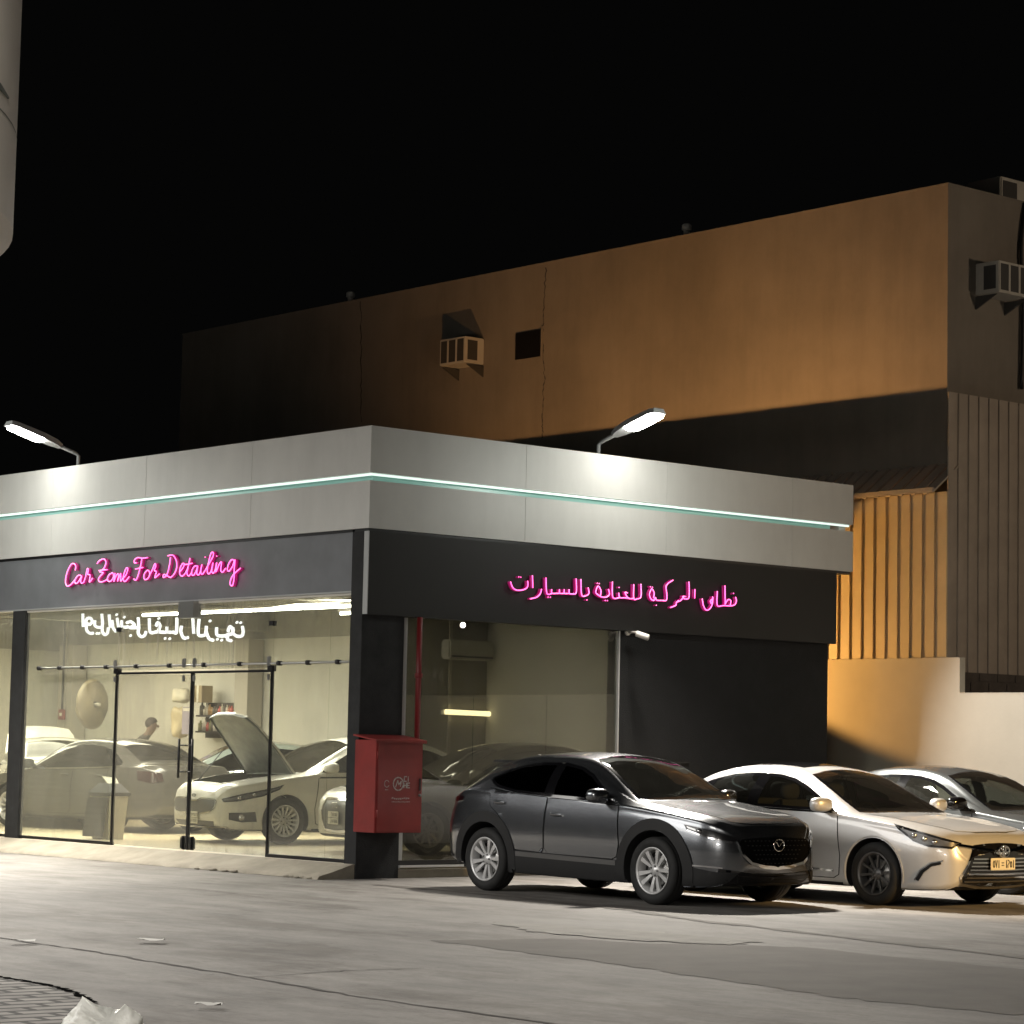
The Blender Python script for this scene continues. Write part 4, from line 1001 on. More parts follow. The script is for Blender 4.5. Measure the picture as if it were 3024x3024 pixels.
    def lights(side, mode):
        D = (42, side)
        pts = [(.06, .50, .705), (.20, .68, .765), (.36, .78, .805), (.50, .83, .828), (.46, .83, .775), (.25, .73, .70), (.08, .55, .655)]
        hl = c.patch('headlight', [c.diag(D, (X(d), side * y, z)) for d, y, z in pts], D, M['headlamp'], 0.006, 0.03, rim=0.01)
        h, n = c.hit(c.caster(D), *c.diag(D, (X(.34), side * .77, .765)), 0.006)
        mb = MB(); mb.ellip(h, .026, .026, .028, 12, 10); mb.build('projector', M['lamp_chrome'], hl)
        c.patch('lamp_reflector', [c.diag(D, (X(d), side * y, z)) for d, y, z in ((.38, .785, .785), (.47, .82, .812), (.45, .82, .790), (.37, .785, .765))], D, M['alu'], 0.009, 0.03, parent=hl, rim=0.002)
        c.strip('running_lamp', [c.diag(D, (X(d), side * y, z)) for d, y, z in ((.08, .56, .660), (.25, .73, .702), (.45, .83, .772))], .012, D, M['lamp_chrome'], 0.012, parent=hl)
        c.patch('bumper_cladding', [c.diag(D, (X(d), side * y, z)) for d, y, z in ((.05, .50, .36), (.20, .68, .365), (.36, .79, .395), (.46, .845, .43), (.47, .86, .225), (.3, .76, .225), (.1, .62, .25))], D, M['black_trim'], 0.010, 0.05, rim=0.012)
        c.strip('turn_lamp', [c.diag(D, (X(d), side * y, z)) for d, y, z in ((.16, .62, .405), (.28, .73, .418), (.44, .82, .425))], .016, D, M['lamp_chrome'], 0.012)
        tl = [(-X(4.36) * 0 + side * .80, .98)] 
        B = [(4.02, .85, 1.02), (4.18, .82, 1.015), (4.30, .70, .99), (4.31, .62, .965), (4.30, .72, .945), (4.18, .835, .95), (4.04, .86, .97)]
        DB = (135, side)
        c.patch('taillight', [c.diag(DB, (X(d), side * y, z)) for d, y, z in B], DB, M['tail_dark'], 0.012, 0.04, rim=0.02)
    both(c, lights)
    c.patch('lower_bumper', [(-.69, .40), (-.60, .385), (-.3, .35), (0, .345), (.3, .35), (.60, .385), (.69, .40), (.69, .27), (.4, .235), (-.4, .235), (-.69, .27)], 'F', M['black_gloss'], 0.008, 0.05, rim=0.01)
    c.patch('air_intake', [(-.52, .335), (0, .315), (.52, .335), (.48, .255), (-.48, .255)], 'F', M['black'], 0.013, 0.06, rim=0.006)
    def hood(): 
        o = [(1.19, -.66), (1.16, 0), (1.19, .66), (.8, .655), (.4, .60), (.16, .50), (.115, .25), (.11, 0), (.115, -.25), (.16, -.50), (.4, -.60), (.8, -.655)]
        return [(X(a), b) for a, b in o]
    c.patch('gap', inset(densify(hood(), .06), -.006), 'T', M['black'], 0.0006, 0.07, rim=0, dens=False)
    c.patch('hood', hood(), 'T', c.paint, 0.004, 0.06, rim=0.008)
    c.mirror(1.66, 1.03, -1, c.paint); c.mirror(1.66, 1.03, 1, c.paint)
    mb = MB(); mb.box(X(3.90), X(3.66), -.50, .50, 1.405, 1.432, .01); mb.build('spoiler', c.paint, root)
    mb = MB(); mb.prism([(X(3.55), -.015, 1.47), (X(3.72), -.015, 1.43), (X(3.68), -.015, 1.50)], (0, .03, 0)); mb.build('antenna', M['black'], root)
    for xa in (xf, xr):
        for sd in (-1, 1): c.wheel(xa, sd, (10, 'pair'))
    c.interior(1.55, 0, 1.0, .80, 'seat')
    c.open_holes()
    mb = MB(); mb.box(X(1.25), X(4.1), -.72, .72, .235, .30); mb.build('floor_pan', M['dash'], root)
    return root

def make_sedan(name, label, cat, loc, rz, paintm, L=4.85, style='plain', detail=2, group=None, hood_open=0.0, rim=('thin', 10), rim_mat='alu', sz=1.0, gside='glass_dark', gfront='glass_mid', seatm='seat', side_front=False):
    root = thing(name, label, cat, loc, rz, group); sx = L / 4.85; wb = 2.775 * sx
    c = Car(SED_T, L, .97 * sx, wb, paintm, sx=sx, sz=sz, root=root); c.rw = .33; c.track = .79; c.rim_mat = rim_mat
    X = lambda d: c.X(d * sx); xf, xr = wb / 2, -wb / 2
    c.loft([(xf, .375), (xr, .375)])
    wins = [('front_window', [(1.56, .962), (1.80, 1.085), (2.1, 1.225), (2.3, 1.295), (2.52, 1.335), (2.70, 1.345), (2.745, .985), (2.1, .968)]),
            ('rear_window', [(2.80, 1.347), (3.0, 1.345), (3.25, 1.325), (3.50, 1.275), (3.56, 1.01), (2.85, .988)]),
            ('quarter_window', [(3.56, 1.258), (3.75, 1.185), (3.95, 1.09), (3.98, 1.045), (3.62, 1.015)])]
    side_glass(c, wins, gside)
    for mode in 'RL':
        c.patch('pillar_trim', [(X(a), b * sz) for a, b in ((2.675, 1.343), (2.825, 1.347), (2.875, .990), (2.72, .986))], mode, M['black_gloss'], 0.0035, 0.05, rim=0.004)
        c.patch('pillar_trim', [(X(a), b * sz) for a, b in ((3.485, 1.275), (3.575, 1.255), (3.64, 1.018), (3.545, 1.012))], mode, M['black_gloss'], 0.0035, 0.05, rim=0.004)
    W = lambda pts: [(X(a), b) for a, b in pts]
    c.window('windshield', W([(1.33, -.70), (1.29, -.45), (1.275, 0), (1.29, .45), (1.33, .70), (1.7, .645), (2.05, .585), (2.16, .55), (2.20, .3), (2.215, 0), (2.20, -.3), (2.16, -.55), (2.05, -.585), (1.7, -.645)]), 'T', M[gfront], 0.032)
    c.window('rear_glass', W([(3.52, -.52), (3.48, 0), (3.52, .52), (3.85, .56), (4.16, .60), (4.20, 0), (4.16, -.60), (3.85, -.56)]), 'T', M['glass_dark'], 0.03)
    if detail >= 1:
        def doors(side, mode):
            fd = [(1.50, .935), (1.47, .75), (1.43, .50), (1.45, .30), (1.52, .265), (2.70, .27), (2.76, .33), (2.765, .962), (2.1, .945)]
            rd = [(2.79, .964), (2.785, .33), (2.82, .27), (3.20, .28), (3.30, .36), (3.38, .55), (3.55, .70), (3.68, .86), (3.70, .985), (3.3, .975)]
            for nm, poly, hd in (('front_door', fd, 2.58), ('rear_door', rd, 3.52)):
                P = W(poly)
                c.patch('gap', inset(densify(P, .06), -.004), mode, M['void'], 0.003, 0.05, rim=0, dens=False)
                d = c.patch(nm, P, mode, c.paint, 0.007, 0.05, rim=0)
                c.handle(hd * sx, .865 * sz, side, M['chrome'] if style == 'gold' else c.paint, d)
            c.strip('belt_trim', [(X(1.52), .948), (X(2.1), .958), (X(2.78), .974), (X(3.5), .998), (X(3.98), 1.028)], .016, mode, M['chrome'], 0.006)
            c.strip('sill_trim', [(X(1.40), .205), (X(2.4), .207), (X(3.3), .215)], .028, mode, M['black_trim'], 0.008)
        both(c, doors)
    # wheel-arch lips
    def lip(side, mode):
        for xa in (xf, xr):
            c.strip('arch_lip', [(xa + .385 * math.cos(R(a)), .33 + .385 * math.sin(R(a))) for a in range(-12, 193, 6)], .022, mode, c.paint, 0.008, rim=0.025)
    both(c, lip)
    hp = W([(1.25, -.68), (1.235, 0), (1.25, .68), (.8, .655), (.4, .60), (.2, .52), (.14, .25), (.135, 0), (.14, -.25), (.2, -.52), (.4, -.60), (.8, -.655)])
    if not hood_open:
        c.patch('gap', inset(densify(hp, .06), -.006), 'T', M['black'], 0.0006, 0.08, rim=0, dens=False)
        c.patch('hood', hp, 'T', c.paint, 0.004, 0.07, rim=0.008)
    else:
        h = c.patch('hood', hp, 'T', c.paint, 0.004, 0.07, rim=0.03)
        piv = Vector((X(1.24), 0, c.T['top'](1.24) * sz)); Mx = Matrix.Translation(piv) @ Matrix.Rotation(-R(hood_open), 4, 'Y') @ Matrix.Translation(-piv)
        ln = h.copy(); ln.data = h.data.copy(); COL.objects.link(ln); ln.name = 'hood_liner'; ln.data.materials[0] = M['hood_liner']; ln.parent = h
        for v in ln.data.vertices: v.co.z -= 0.03
        ln.data.transform(Mx); h.data.transform(Mx)
        c.holes.append(([tuple(p) for p in inset(densify(hp, .06), .03)], 'T'))
        mb = MB(); rnd = random.Random(5)
        mb.box(X(1.2), X(.3), -.62, .62, .45, .52)
        for k in range(26):
            a = X(rnd.uniform(.38, 1.1)); b = rnd.uniform(-.5, .5); w1, w2, hh = rnd.uniform(.05, .16), rnd.uniform(.05, .16), rnd.uniform(.10, .26)
            mb.box(a - w1, a + w1, b - w2, b + w2, .5, .52 + hh, .02)
        mb.build('engine_bay', M['alu_dark'], root)
        mb = MB(); mb.tube([(X(.3), -.55, .80), (X(.75), -.58, 1.3)], .008, 6); mb.build('hood_prop', M['black'], root)
    # front end
    if style == 'gold':       # wide trapezoid grille with a winged bar
        g = [(-.40, .66), (-.50, .50), (-.60, .33), (-.585, .275), (-.3, .245), (0, .238), (.3, .245), (.585, .275), (.60, .33), (.50, .50), (.40, .66), (.2, .675), (0, .68), (-.2, .675)]
        gr = c.patch('grille', g, 'F', M['black_gloss'], 0.004, 0.05, rim=0.01)
        c.strip('grille_rim', [(-.42, .63), (-.515, .50), (-.62, .33), (-.60, .262), (-.3, .230), (0, .222), (.3, .230), (.60, .262), (.62, .33), (.515, .50), (.42, .63)], .024, 'F', M['chrome'], 0.012, parent=gr)
        for j in range(7):
            z = .52 - j * .038; w_ = .47 + (.52 - z) * .52
            c.strip('grille_slat', [(-w_ + .02, z), (0, z - .006), (w_ - .02, z)], .014, 'F', M['chrome'], 0.014, parent=gr)
        c.strip('grille_bar', [(-.62, .655), (-.40, .63), (-.16, .60), (0, .565), (.16, .60), (.40, .63), (.62, .655)], .030, 'F', M['chrome'], 0.022, parent=gr)
        h, n = c.hit(c.caster('F'), 0, .585, 0.045)
        mb = MB()
        for rx, rz_, dz in ((.085, .060, 0), (.045, .022, .028), (.020, .056, 0)):
            mb.tube([h + Vector((.003, rx * math.cos(a), dz + rz_ * math.sin(a))) for a in (2 * math.pi * k / 26 for k in range(27))], .007, 6, cap=False)
        mb.build('emblem', M['chrome'], root)
    elif style == 'tiger':    # wide mesh grille, pinched in the middle
        g = [(-.56, .62), (-.60, .55), (-.52, .46), (-.2, .415), (0, .41), (.2, .415), (.52, .46), (.60, .55), (.56, .62), (.2, .625), (.12, .60), (0, .595), (-.12, .60), (-.2, .625)]
        gr = c.patch('grille', g, 'F', M['alu_dark'], 0.006, 0.05, rim=0.01)
        c.strip('grille_rim', spline_closed(g, 3) + [spline_closed(g, 3)[0]], .018, 'F', M['chrome'], 0.012, parent=gr)
        h, n = c.hit(c.caster('F'), 0, .665, 0.012); mb = MB(); mb.tube([h + Vector((.002, .05 * math.cos(a), .024 * math.sin(a))) for a in (2 * math.pi * k / 22 for k in range(23))], .005, 6, cap=False)
        for y0, y1 in ((-.03, -.03), (-.025, -.005), (.0, .012), (.012, .026)): mb.tube([h + Vector((.003, y0, -.012)), h + Vector((.003, y1, .012))], .003, 5)
        mb.build('emblem', M['alu_dark'], root)
        c.patch('air_intake', [(-.55, .315), (.55, .315), (.50, .255), (-.50, .255)], 'F', M['black'], 0.006, 0.06, rim=0.01)
        c.strip('bumper_lip', [(-.74, .245), (-.5, .235), (0, .23), (.5, .235), (.74, .245)], .022, 'F', M['chrome'], 0.012)
    elif style == 'frame':    # tall single-frame grille
        g = [(-.36, .70), (-.42, .55), (-.34, .30), (0, .285), (.34, .30), (.42, .55), (.36, .70), (0, .705)]
        gr = c.patch('grille', g, 'F', M['alu_dark'], 0.006, 0.05, rim=0.01)
        c.strip('grille_rim', g + [g[0]], .03, 'F', M['chrome'], 0.014, parent=gr)
        mb = MB(); h, n = c.hit(c.caster('F'), 0, .62, 0.018)
        for k in range(4): mb.tube([h + Vector((.003, (k - 1.5) * .045 + .03 * math.cos(a), .03 * math.sin(a))) for a in (2 * math.pi * q / 18 for q in range(19))], .005, 5, cap=False)
        mb.build('emblem', M['chrome'], root)
    else:
        g = [(-.45, .62), (-.50, .50), (-.40, .38), (0, .36), (.40, .38), (.50, .50), (.45, .62), (0, .64)]
        c.patch('grille', g, 'F', M['black'], 0.006, 0.06, rim=0.01)
    def lights(side, mode):
        D = (45, side)
        if style == 'gold': pts = [(.12, .50, .68), (.25, .68, .735), (.48, .80, .80), (.70, .875, .855), (.64, .875, .80), (.46, .85, .685), (.32, .79, .635), (.15, .62, .62)]
        elif style == 'tiger': pts = [(.14, .60, .63), (.35, .76, .70), (.80, .87, .80), (.93, .89, .845), (.86, .89, .77), (.62, .87, .675), (.3, .76, .60), (.15, .64, .585)]
        else: pts = [(.14, .58, .66), (.30, .72, .73), (.70, .86, .80), (.66, .87, .73), (.40, .82, .64), (.16, .64, .60)]
        hl = c.patch('headlight', [c.diag(D, (X(d), side * y, z)) for d, y, z in pts], D, M['headlamp'], 0.006, 0.035, rim=0.012)
        mid = [(p[0] * .5 + q[0] * .5, p[1] * .5 + q[1] * .5, p[2] * .5 + q[2] * .5) for p, q in ((pts[1], pts[-2]), (pts[2], pts[-3]))]
        c.patch('lamp_reflector', inset(densify([c.diag(D, (X(d), side * y, z)) for d, y, z in pts], .04), .022), D, M['alu_dark'], 0.0085, 0.035, parent=hl, rim=0.001, dens=False)
        for p in mid + [tuple((a + b) / 2 for a, b in zip(*mid))]:
            h, n = c.hit(c.caster(D), *c.diag(D, (X(p[0]), side * p[1], p[2])), 0.004); mb = MB(); mb.ellip(h, .032, .032, .028, 12, 8); mb.build('lamp_lens', M['lamp_chrome'], hl)
        if style == 'gold':
            c.strip('fog_trim', [c.diag(D, (X(d), side * y, z)) for d, y, z in ((.24, .69, .48), (.31, .76, .455), (.38, .81, .38), (.42, .84, .29))], .036, D, M['black_gloss'], 0.010)
            c.strip('fog_trim', [c.diag(D, (X(d), side * y, z)) for d, y, z in ((.22, .68, .50), (.30, .77, .475), (.395, .825, .39), (.44, .852, .29))], .012, D, M['chrome'], 0.013)
        elif style == 'tiger':
            fp = [(.20, .70, .44), (.34, .79, .445), (.50, .865, .455), (.52, .87, .32), (.34, .79, .31), (.20, .70, .345)]
            fb = c.patch('fog_lamp', [c.diag(D, (X(d), side * y, z)) for d, y, z in fp], D, M['black'], 0.006, 0.04, rim=0.01)
            mb = MB(); h, n = c.hit(c.caster(D), *c.diag(D, (X(.34), side * .79, .375)), 0.0); mb.ellip(h, .05, .05, .045, 14, 10); mb.build('lamp_lens', M['lamp_chrome'], fb)
        DB = (135, side)
        B = [(4.45, .88, .96), (4.66, .82, .955), (4.80, .66, .93), (4.81, .62, .80), (4.68, .80, .78), (4.48, .885, .82)]
        c.patch('taillight', [c.diag(DB, (X(d), side * y, z)) for d, y, z in B], DB, M['tail_red'] if style != 'plain' else M['tail_dark'], 0.008, 0.04, rim=0.015)
    both(c, lights)
    # number plate
    if style in ('gold', 'tiger', 'frame'):
        zc = {'gold': .465, 'tiger': .355, 'frame': .46}[style]; wd = {'gold': .20, 'tiger': .165, 'frame': .165}[style]; hh = {'gold': .062, 'tiger': .085, 'frame': .085}[style]
        h, n = c.hit(c.caster('F'), 0, zc, 0.025); pl = MB(); pl.box(h.x, h.x + .010, -wd, wd, zc - hh, zc + hh, .006); pl = pl.build('number_plate', M['plate'], root)
        mb = MB(); rnd = random.Random(3)
        def st(pts, r=.0055): mb.tube([Vector((h.x + .0115, -y, zc + z)) for y, z in pts], r, 5)
        if style == 'gold':
            for y0, kind in ((-.165, '1'), (-.125, '5'), (-.085, '6'), (-.05, '1'), (.01, '='), (.075, '1'), (.115, 'V'), (.155, '0')):
                if kind == '1': st([(y0, .04), (y0, -.04)])
                elif kind == '5': st([(y0 + .012 * math.sin(a), .03 * math.cos(a) - .005) for a in (R(k * 30) for k in range(13))])
                elif kind == '6': st([(y0 + .014, .04), (y0 - .01, .03), (y0 - .01, .01), (y0 + .012, -.01), (y0 + .012, -.04)])
                elif kind == '=': st([(y0 - .018, .012), (y0 + .018, .012)]); st([(y0 - .018, -.014), (y0 + .018, -.014)])
                elif kind == 'V': st([(y0 - .014, .04), (y0, -.035), (y0 + .014, .04)])
                else: st([(y0 + .013 * math.sin(a), .034 * math.cos(a)) for a in (R(k * 30) for k in range(13))])
        else:
            st([(-wd + .01, 0), (wd - .01, 0)], .003); st([(.05, -hh + .01), (.05, hh - .01)], .003)
            for z in (.042, -.042):
                for k in range(5): st([(-.13 + k * .035 + rnd.uniform(-.004, .004), z + .022), (-.13 + k * .035 + rnd.uniform(-.012, .012), z - .022)], .0035)
        mb.build('plate_digits', M['dash'], pl)
    c.mirror(1.66 * sx, .975 * sz, -1, M['black_gloss'] if style == 'dark' else c.paint); c.mirror(1.66 * sx, .975 * sz, 1, M['black_gloss'] if style == 'dark' else c.paint)
    if style == 'gold':
        c.patch('sunroof', W([(2.42, -.40), (2.40, 0), (2.42, .40), (3.05, .40), (3.08, 0), (3.05, -.40)]), 'T', M['black_gloss'], 0.006, 0.08, rim=0.006)
        h, n = c.hit(c.caster('R'), c.X(1.60 * sx), .36, 0); 
        for side, mode in ((-1, 'R'), (1, 'L')): c.strip('door_spear', [(X(1.52), .335), (X(1.75), .345), (X(2.1), .345)], .022, mode, M['chrome'], 0.009)
    for xa in (xf, xr):
        for sd in (-1, 1): c.wheel(xa, sd, (rim[1], rim[0]), .205, .222)
    if detail >= 1: c.interior(1.62 * sx, 0, .945 * sz, .80, seatm)
    c.open_holes()
    mb = MB(); mb.box(X(1.28), X(4.4), -.74, .74, .215, .28); mb.build('floor_pan', M['dash'], root)
    return root
M['hood_liner'] = plain('hood_liner', (0.17, 0.185, 0.175), 0.6, var=0.3, vscale=6)

DOWN = R(-90)
make_suv('parked_suv', 'dark grey compact suv parked nose out beside the red hose cabinet', 'car', (0.789, -3.688, 0), DOWN, M['paint_gunmetal'])
make_sedan('parked_car', 'silver saloon with gold-lit front parked right of the dark grey suv', 'car', (3.08, -4.60, 0), DOWN, M['paint_silver'], 4.85, 'gold', rim=('thin', 10), rim_mat='alu_dark', gside='glass_mid', seatm='seat_light')
make_sedan('parked_car', 'steel grey saloon with black mirrors half hidden behind the silver saloon', 'car', (6.30, -3.85, 0), DOWN, M['paint_steel'], 4.6, 'dark', rim=('pair', 10), gside='glass_clear')
HK = R(175)
def face(x, y): return math.atan2(y, x)
kd = Vector((math.cos(HK), math.sin(HK))); kn = Vector((kd.y, -kd.x))   # heading and its right side
kc = Vector((3.01, 5.71)) + kn * 0.86 - kd * 1.42
make_sedan('white_car', 'white saloon with raised hood standing inside behind the glass doors', 'car', (kc.x, kc.y, 0.15), HK, M['paint_white'], 4.97, 'tiger', hood_open=56, sz=1.06, rim=('ten', 15), gside='glass_mid')
make_sedan('dusty_car', 'dull grey-brown saloon seen from behind left of the glass doors', 'car', (3.75, 11.8, 0.15), R(95), M['paint_dust'], 4.75, 'plain', detail=1)
make_sedan('pearl_car', 'pale pearl car with tall grille half hidden by the corner post', 'car', (4.25, 2.70, 0.15), math.atan2(0.22, -0.97), M['paint_pearl'], 4.7, 'frame', detail=1, sz=1.03)
make_sedan('teal_car', 'pale teal saloon in the back behind the raised white hood', 'car', (6.0, 11.2, 0.15), R(150), M['paint_teal'], 4.5, 'plain', detail=1)
make_sedan('white_car', 'white car with raised hood at the far left of the shop', 'car', (5.2, 15.9, 0.15), R(66), M['paint_white'], 4.5, 'plain', detail=1, hood_open=52)

# ------------------------------------------------------------------ red hose cabinet, standpipe, camera
q0 = ony(1106, 2460, -0.33); q1 = ony(1244, 2460, -0.33); zt = ony(1116, 2180, -0.33).z; zb = q0.z
cw = q1.x - q0.x
t = thing('hose_cabinet', 'red metal fire hose cabinet with worn white markings on the corner post', 'cabinet', ((q0.x + q1.x) / 2, 0.0, zb))
h = zt - zb; w = cw / 2
m = MB(); m.box(-w, w, -0.325, 0.085, 0.0, h - 0.02, 0.006); m.build('cabinet_box', M['red_box'], t)
m = MB(); m.prism([(-w - 0.03, -0.36, h - 0.015), (w + 0.03, -0.36, h - 0.015), (w + 0.03, 0.085, h + 0.045), (-w - 0.03, 0.085, h + 0.045)], (0, 0, -0.02)); m.box(-w - 0.03, w + 0.03, -0.36, -0.352, h - 0.05, h - 0.036); m.build('cabinet_lid', M['red_box'], t)
m = MB(); m.box(-w + 0.02, w - 0.02, -0.335, -0.326, 0.015, h - 0.06, 0.003); dr = m.build('cabinet_door', M['red_box'], t)
m = MB(); m.box(w - 0.055, w - 0.035, -0.345, -0.336, h * 0.45, h * 0.58); m.build('handle', M['black_trim'], dr)
for zz in (0.16, 0.78): m = MB(); m.tube([(-w + 0.016, -0.338, h * zz), (-w + 0.016, -0.338, h * zz + 0.09)], 0.011, 8); m.build('hinge', M['red_box'], dr)
m = MB(); m.lathe([(0, 0), (.018, 0), (.018, .012), (0, .014)], (w - 0.045, -0.336, h * 0.40), (0, -1, 0), 14); m.build('lock', M['alu_dark'], dr)
def flat_stroke(mb, pts, wd, y):
    for i, (a, b) in enumerate(zip(pts, pts[1:])):
        a = Vector((a[0], y - 0.0002 * (i + 1), a[1])); b = Vector((b[0], y - 0.0002 * (i + 1), b[1])); d = (b - a).normalized(); n = Vector((-d.z, 0, d.x)) * wd
        mb.prism([a - n - d * wd * .6, a + n - d * wd * .6, b + n + d * wd * .6, b - n + d * wd * .6], (0, 0.002, 0))
m = MB(); yq = -0.3370; zc = h * 0.52
cx = -0.02
flat_stroke(m, [(cx + .075 * math.cos(R(a)), zc + .075 * math.sin(R(a))) for a in range(0, 361, 24)], .007, yq)
flat_stroke(m, [(cx - .04, zc - .035), (cx - .01, zc + .04), (cx + .005, zc - .01), (cx + .04, zc + .03), (cx + .03, zc - .03)], .006, yq - .003)
for (x0, z0), gl_ in {(.085, .03): 'C', (.135, .03): 'I', (.085, -.045): 'H', (.135, -.045): 'E'}.items():
    x0 += cx; z0 += zc; a = .035; hh = .055
    segs_ = {'C': [[(a, hh), (.005, hh), (0, 0), (a, 0)]], 'I': [[(0.012, 0), (0.012, hh)]], 'H': [[(0, 0), (0, hh)], [(a, 0), (a, hh)], [(0, hh / 2), (a, hh / 2)]], 'E': [[(a, hh), (0, hh), (0, 0), (a, 0)], [(0, hh / 2), (a * .8, hh / 2)]]}[gl_]
    for k, sg in enumerate(segs_): flat_stroke(m, [(x0 + p, z0 + q) for p, q in sg], .0065, yq - .0008 * k)
for k in range(9): flat_stroke(m, [(cx - .09 + k * .03, zc - .17 + random.uniform(-.006, .01)), (cx - .075 + k * .03, zc - .17 + random.uniform(-.012, .012))], .006, yq)
for k in range(12): flat_stroke(m, [(cx - .09 + k * .023, zc - .21), (cx - .078 + k * .023, zc - .21 + random.uniform(-.004, .004))], .004, yq)
flat_stroke(m, [(cx - .17 + .035 * math.cos(R(a)), zc + .0 + .04 * math.sin(R(a))) for a in range(30, 331, 30)], .004, yq); flat_stroke(m, [(cx - .19, zc - .07), (cx - .15, zc - .07)], .004, yq)
m.build('stencil_marking', M['worn_white'], dr)
px0 = ony(1240, 1830, -0.03)
t = thing('standpipe', 'slim dark red fire pipe rising behind the red hose cabinet', 'pipe', (px0.x, -0.03, 1.60))
m = MB(); m.tube([(0, 0, 0), (0, 0, px0.z - 1.60 + 0.03)], 0.034, 12); m.build('pipe', M['red_pipe'], t)
zj = ony(1235, 1995, -0.03).z - 1.6
m = MB(); m.lathe([(0.034, -.03), (.046, -.028), (.046, .028), (.034, .03)], (0, 0, zj), (0, 0, 1), 14); m.build('coupling', M['red_pipe'], t)
p = ony(1900, 1878, -0.18)
t = thing('security_camera', 'small white bullet camera under the dark sign panel', 'camera', p)
m = MB(); ax = (Vector((0.55, -0.75, -0.30))).normalized(); m.lathe([(0.0, -0.10), (0.036, -0.10), (0.040, -0.09), (0.040, 0.07), (0.034, 0.075), (0.0, 0.06)], (0, 0, 0), ax, 16); m.build('camera_body', M['pvc'], t)
m = MB(); m.tube([-ax * 0.05 + Vector((0, 0, .03)), Vector((-.03, .16, .05)), Vector((-.03, .27, .05))], 0.014, 8); m.lathe([(0, 0), (.04, 0), (.04, .03), (0, .03)], (-.03, .25, .05), (0, 1, 0), 14); m.build('bracket', M['pvc'], t)

# ------------------------------------------------------------------ roof floodlights
def floodlight(name, label, base, out, zrise, reach, tilt=16):
    t = thing(name, label, 'floodlight', base, 0, 'floodlights along the roof edge')
    d = Vector((out[0], out[1], 0)); s_ = Vector((-d.y, d.x, 0))
    u = (d * math.cos(R(tilt)) + Vector((0, 0, math.sin(R(tilt))))); n = u.cross(s_)
    if n.z < 0: n = -n
    b0 = Vector((0, 0, zrise)); a0 = b0 + u * 0.40
    m = MB(); m.tube([(0, 0, -0.69), (0, 0, zrise - 0.02), b0 + u * 0.05, a0], 0.026, 10); m.build('pole_arm', M['grey_metal'], t)
    P = lambda l, w, hh: a0 + u * l + s_ * w + n * hh
    m = MB()
    top = [(-.10, .05, .035), (.02, .11, .055), (.25, .15, .06), (.70, .15, .05), (.77, .11, .04)]
    rows = []
    for l, w_, hh in top: rows.append([m.bm.verts.new(P(l, w_, -.025)), m.bm.verts.new(P(l, w_ * .75, hh)), m.bm.verts.new(P(l, -w_ * .75, hh)), m.bm.verts.new(P(l, -w_, -.025))])
    for a, b in zip(rows, rows[1:]):
        for k in range(4): m.face([a[k], a[(k + 1) % 4], b[(k + 1) % 4], b[k]])
    m.face(rows[0]); m.face(rows[-1][::-1]); m.build('lamp_head', M['grey_metal'], t)
    m = MB(); ln = [(.20, .06), (.24, .125), (.46, .135), (.70, .125), (.74, .06)]
    m.prism([P(l, w_, -.027) for l, w_ in ln] + [P(l, -w_, -.027) for l, w_ in ln[::-1]], n * -0.022); m.build('lens', M['lens_lit'], t)
    return t
floodlight('floodlight', 'lit floodlight over the dark right sign side', (3.89, 0.24, H1 + 0.0), (0, -1), 0.17, 0.8)
floodlight('floodlight', 'lit floodlight at the left edge over the English neon sign', (0.24, 7.05, H1 + 0.0), (-1, 0), 0.20, 0.8)

# ------------------------------------------------------------------ building behind, its sheet cladding, the low boundary wall
XT = 11.0; cy = onx(2800, 545, XT).y; HT = onx(2800, 545, XT).z
tb = thing('tall_building', 'tall plain plastered hall rising behind the shop, lit orange on its long face', 'building', (XT, cy, 0))
YL = onx(540, 978, XT).y - cy
m = MB(); m.box(0, 24, 0, YL, 0, HT)
m.build('wall', M['tall_wall'], tb)
m = MB(); m.box(-0.01, 24.01, -0.01, YL + 0.01, HT, HT + 0.03); m.build('parapet_cap', M['tall_wall'], tb)
hy = onx(1560, 1018, XT)
m = MB(); hp0 = onx(1525, 985, XT); hp1 = onx(1598, 1052, XT)
m.box(-0.02, -0.004, hp1.y - cy, hp0.y - cy, hp1.z, hp0.z); m.build('wall_opening', M['black'], tb)
m = MB(); m.box(-0.02, -0.002, hp1.y - cy - 0.05, hp1.y - cy - 0.002, hp1.z - .05, hp0.z + .05); m.build('opening_frame', M['tall_wall'], tb)
def wall_crack(pp):
    mb = MB(); pts = []
    for a, b in zip(pp, pp[1:]):
        for k in range(12):
            f = k / 12; pts.append(onx(a[0] + (b[0] - a[0]) * f + random.uniform(-2.5, 2.5), a[1] + (b[1] - a[1]) * f, XT - 0.003))
    for a, b in zip(pts, pts[1:]):
        w_ = random.uniform(.006, .016); mb.quad([a + Vector((0, w_, 0)), a - Vector((0, w_, 0)), b - Vector((0, w_, 0)), b + Vector((0, w_, 0))])
    o = mb.build('wall_crack', M['joint']); o.parent = tb; o.matrix_parent_inverse = Matrix.Translation((-XT, -cy, 0)); return o
wall_crack([(1612, 790), (1606, 900), (1602, 1010), (1608, 1120), (1600, 1230), (1604, 1300)]); wall_crack([(1066, 890), (1067, 1100), (1065, 1260)])
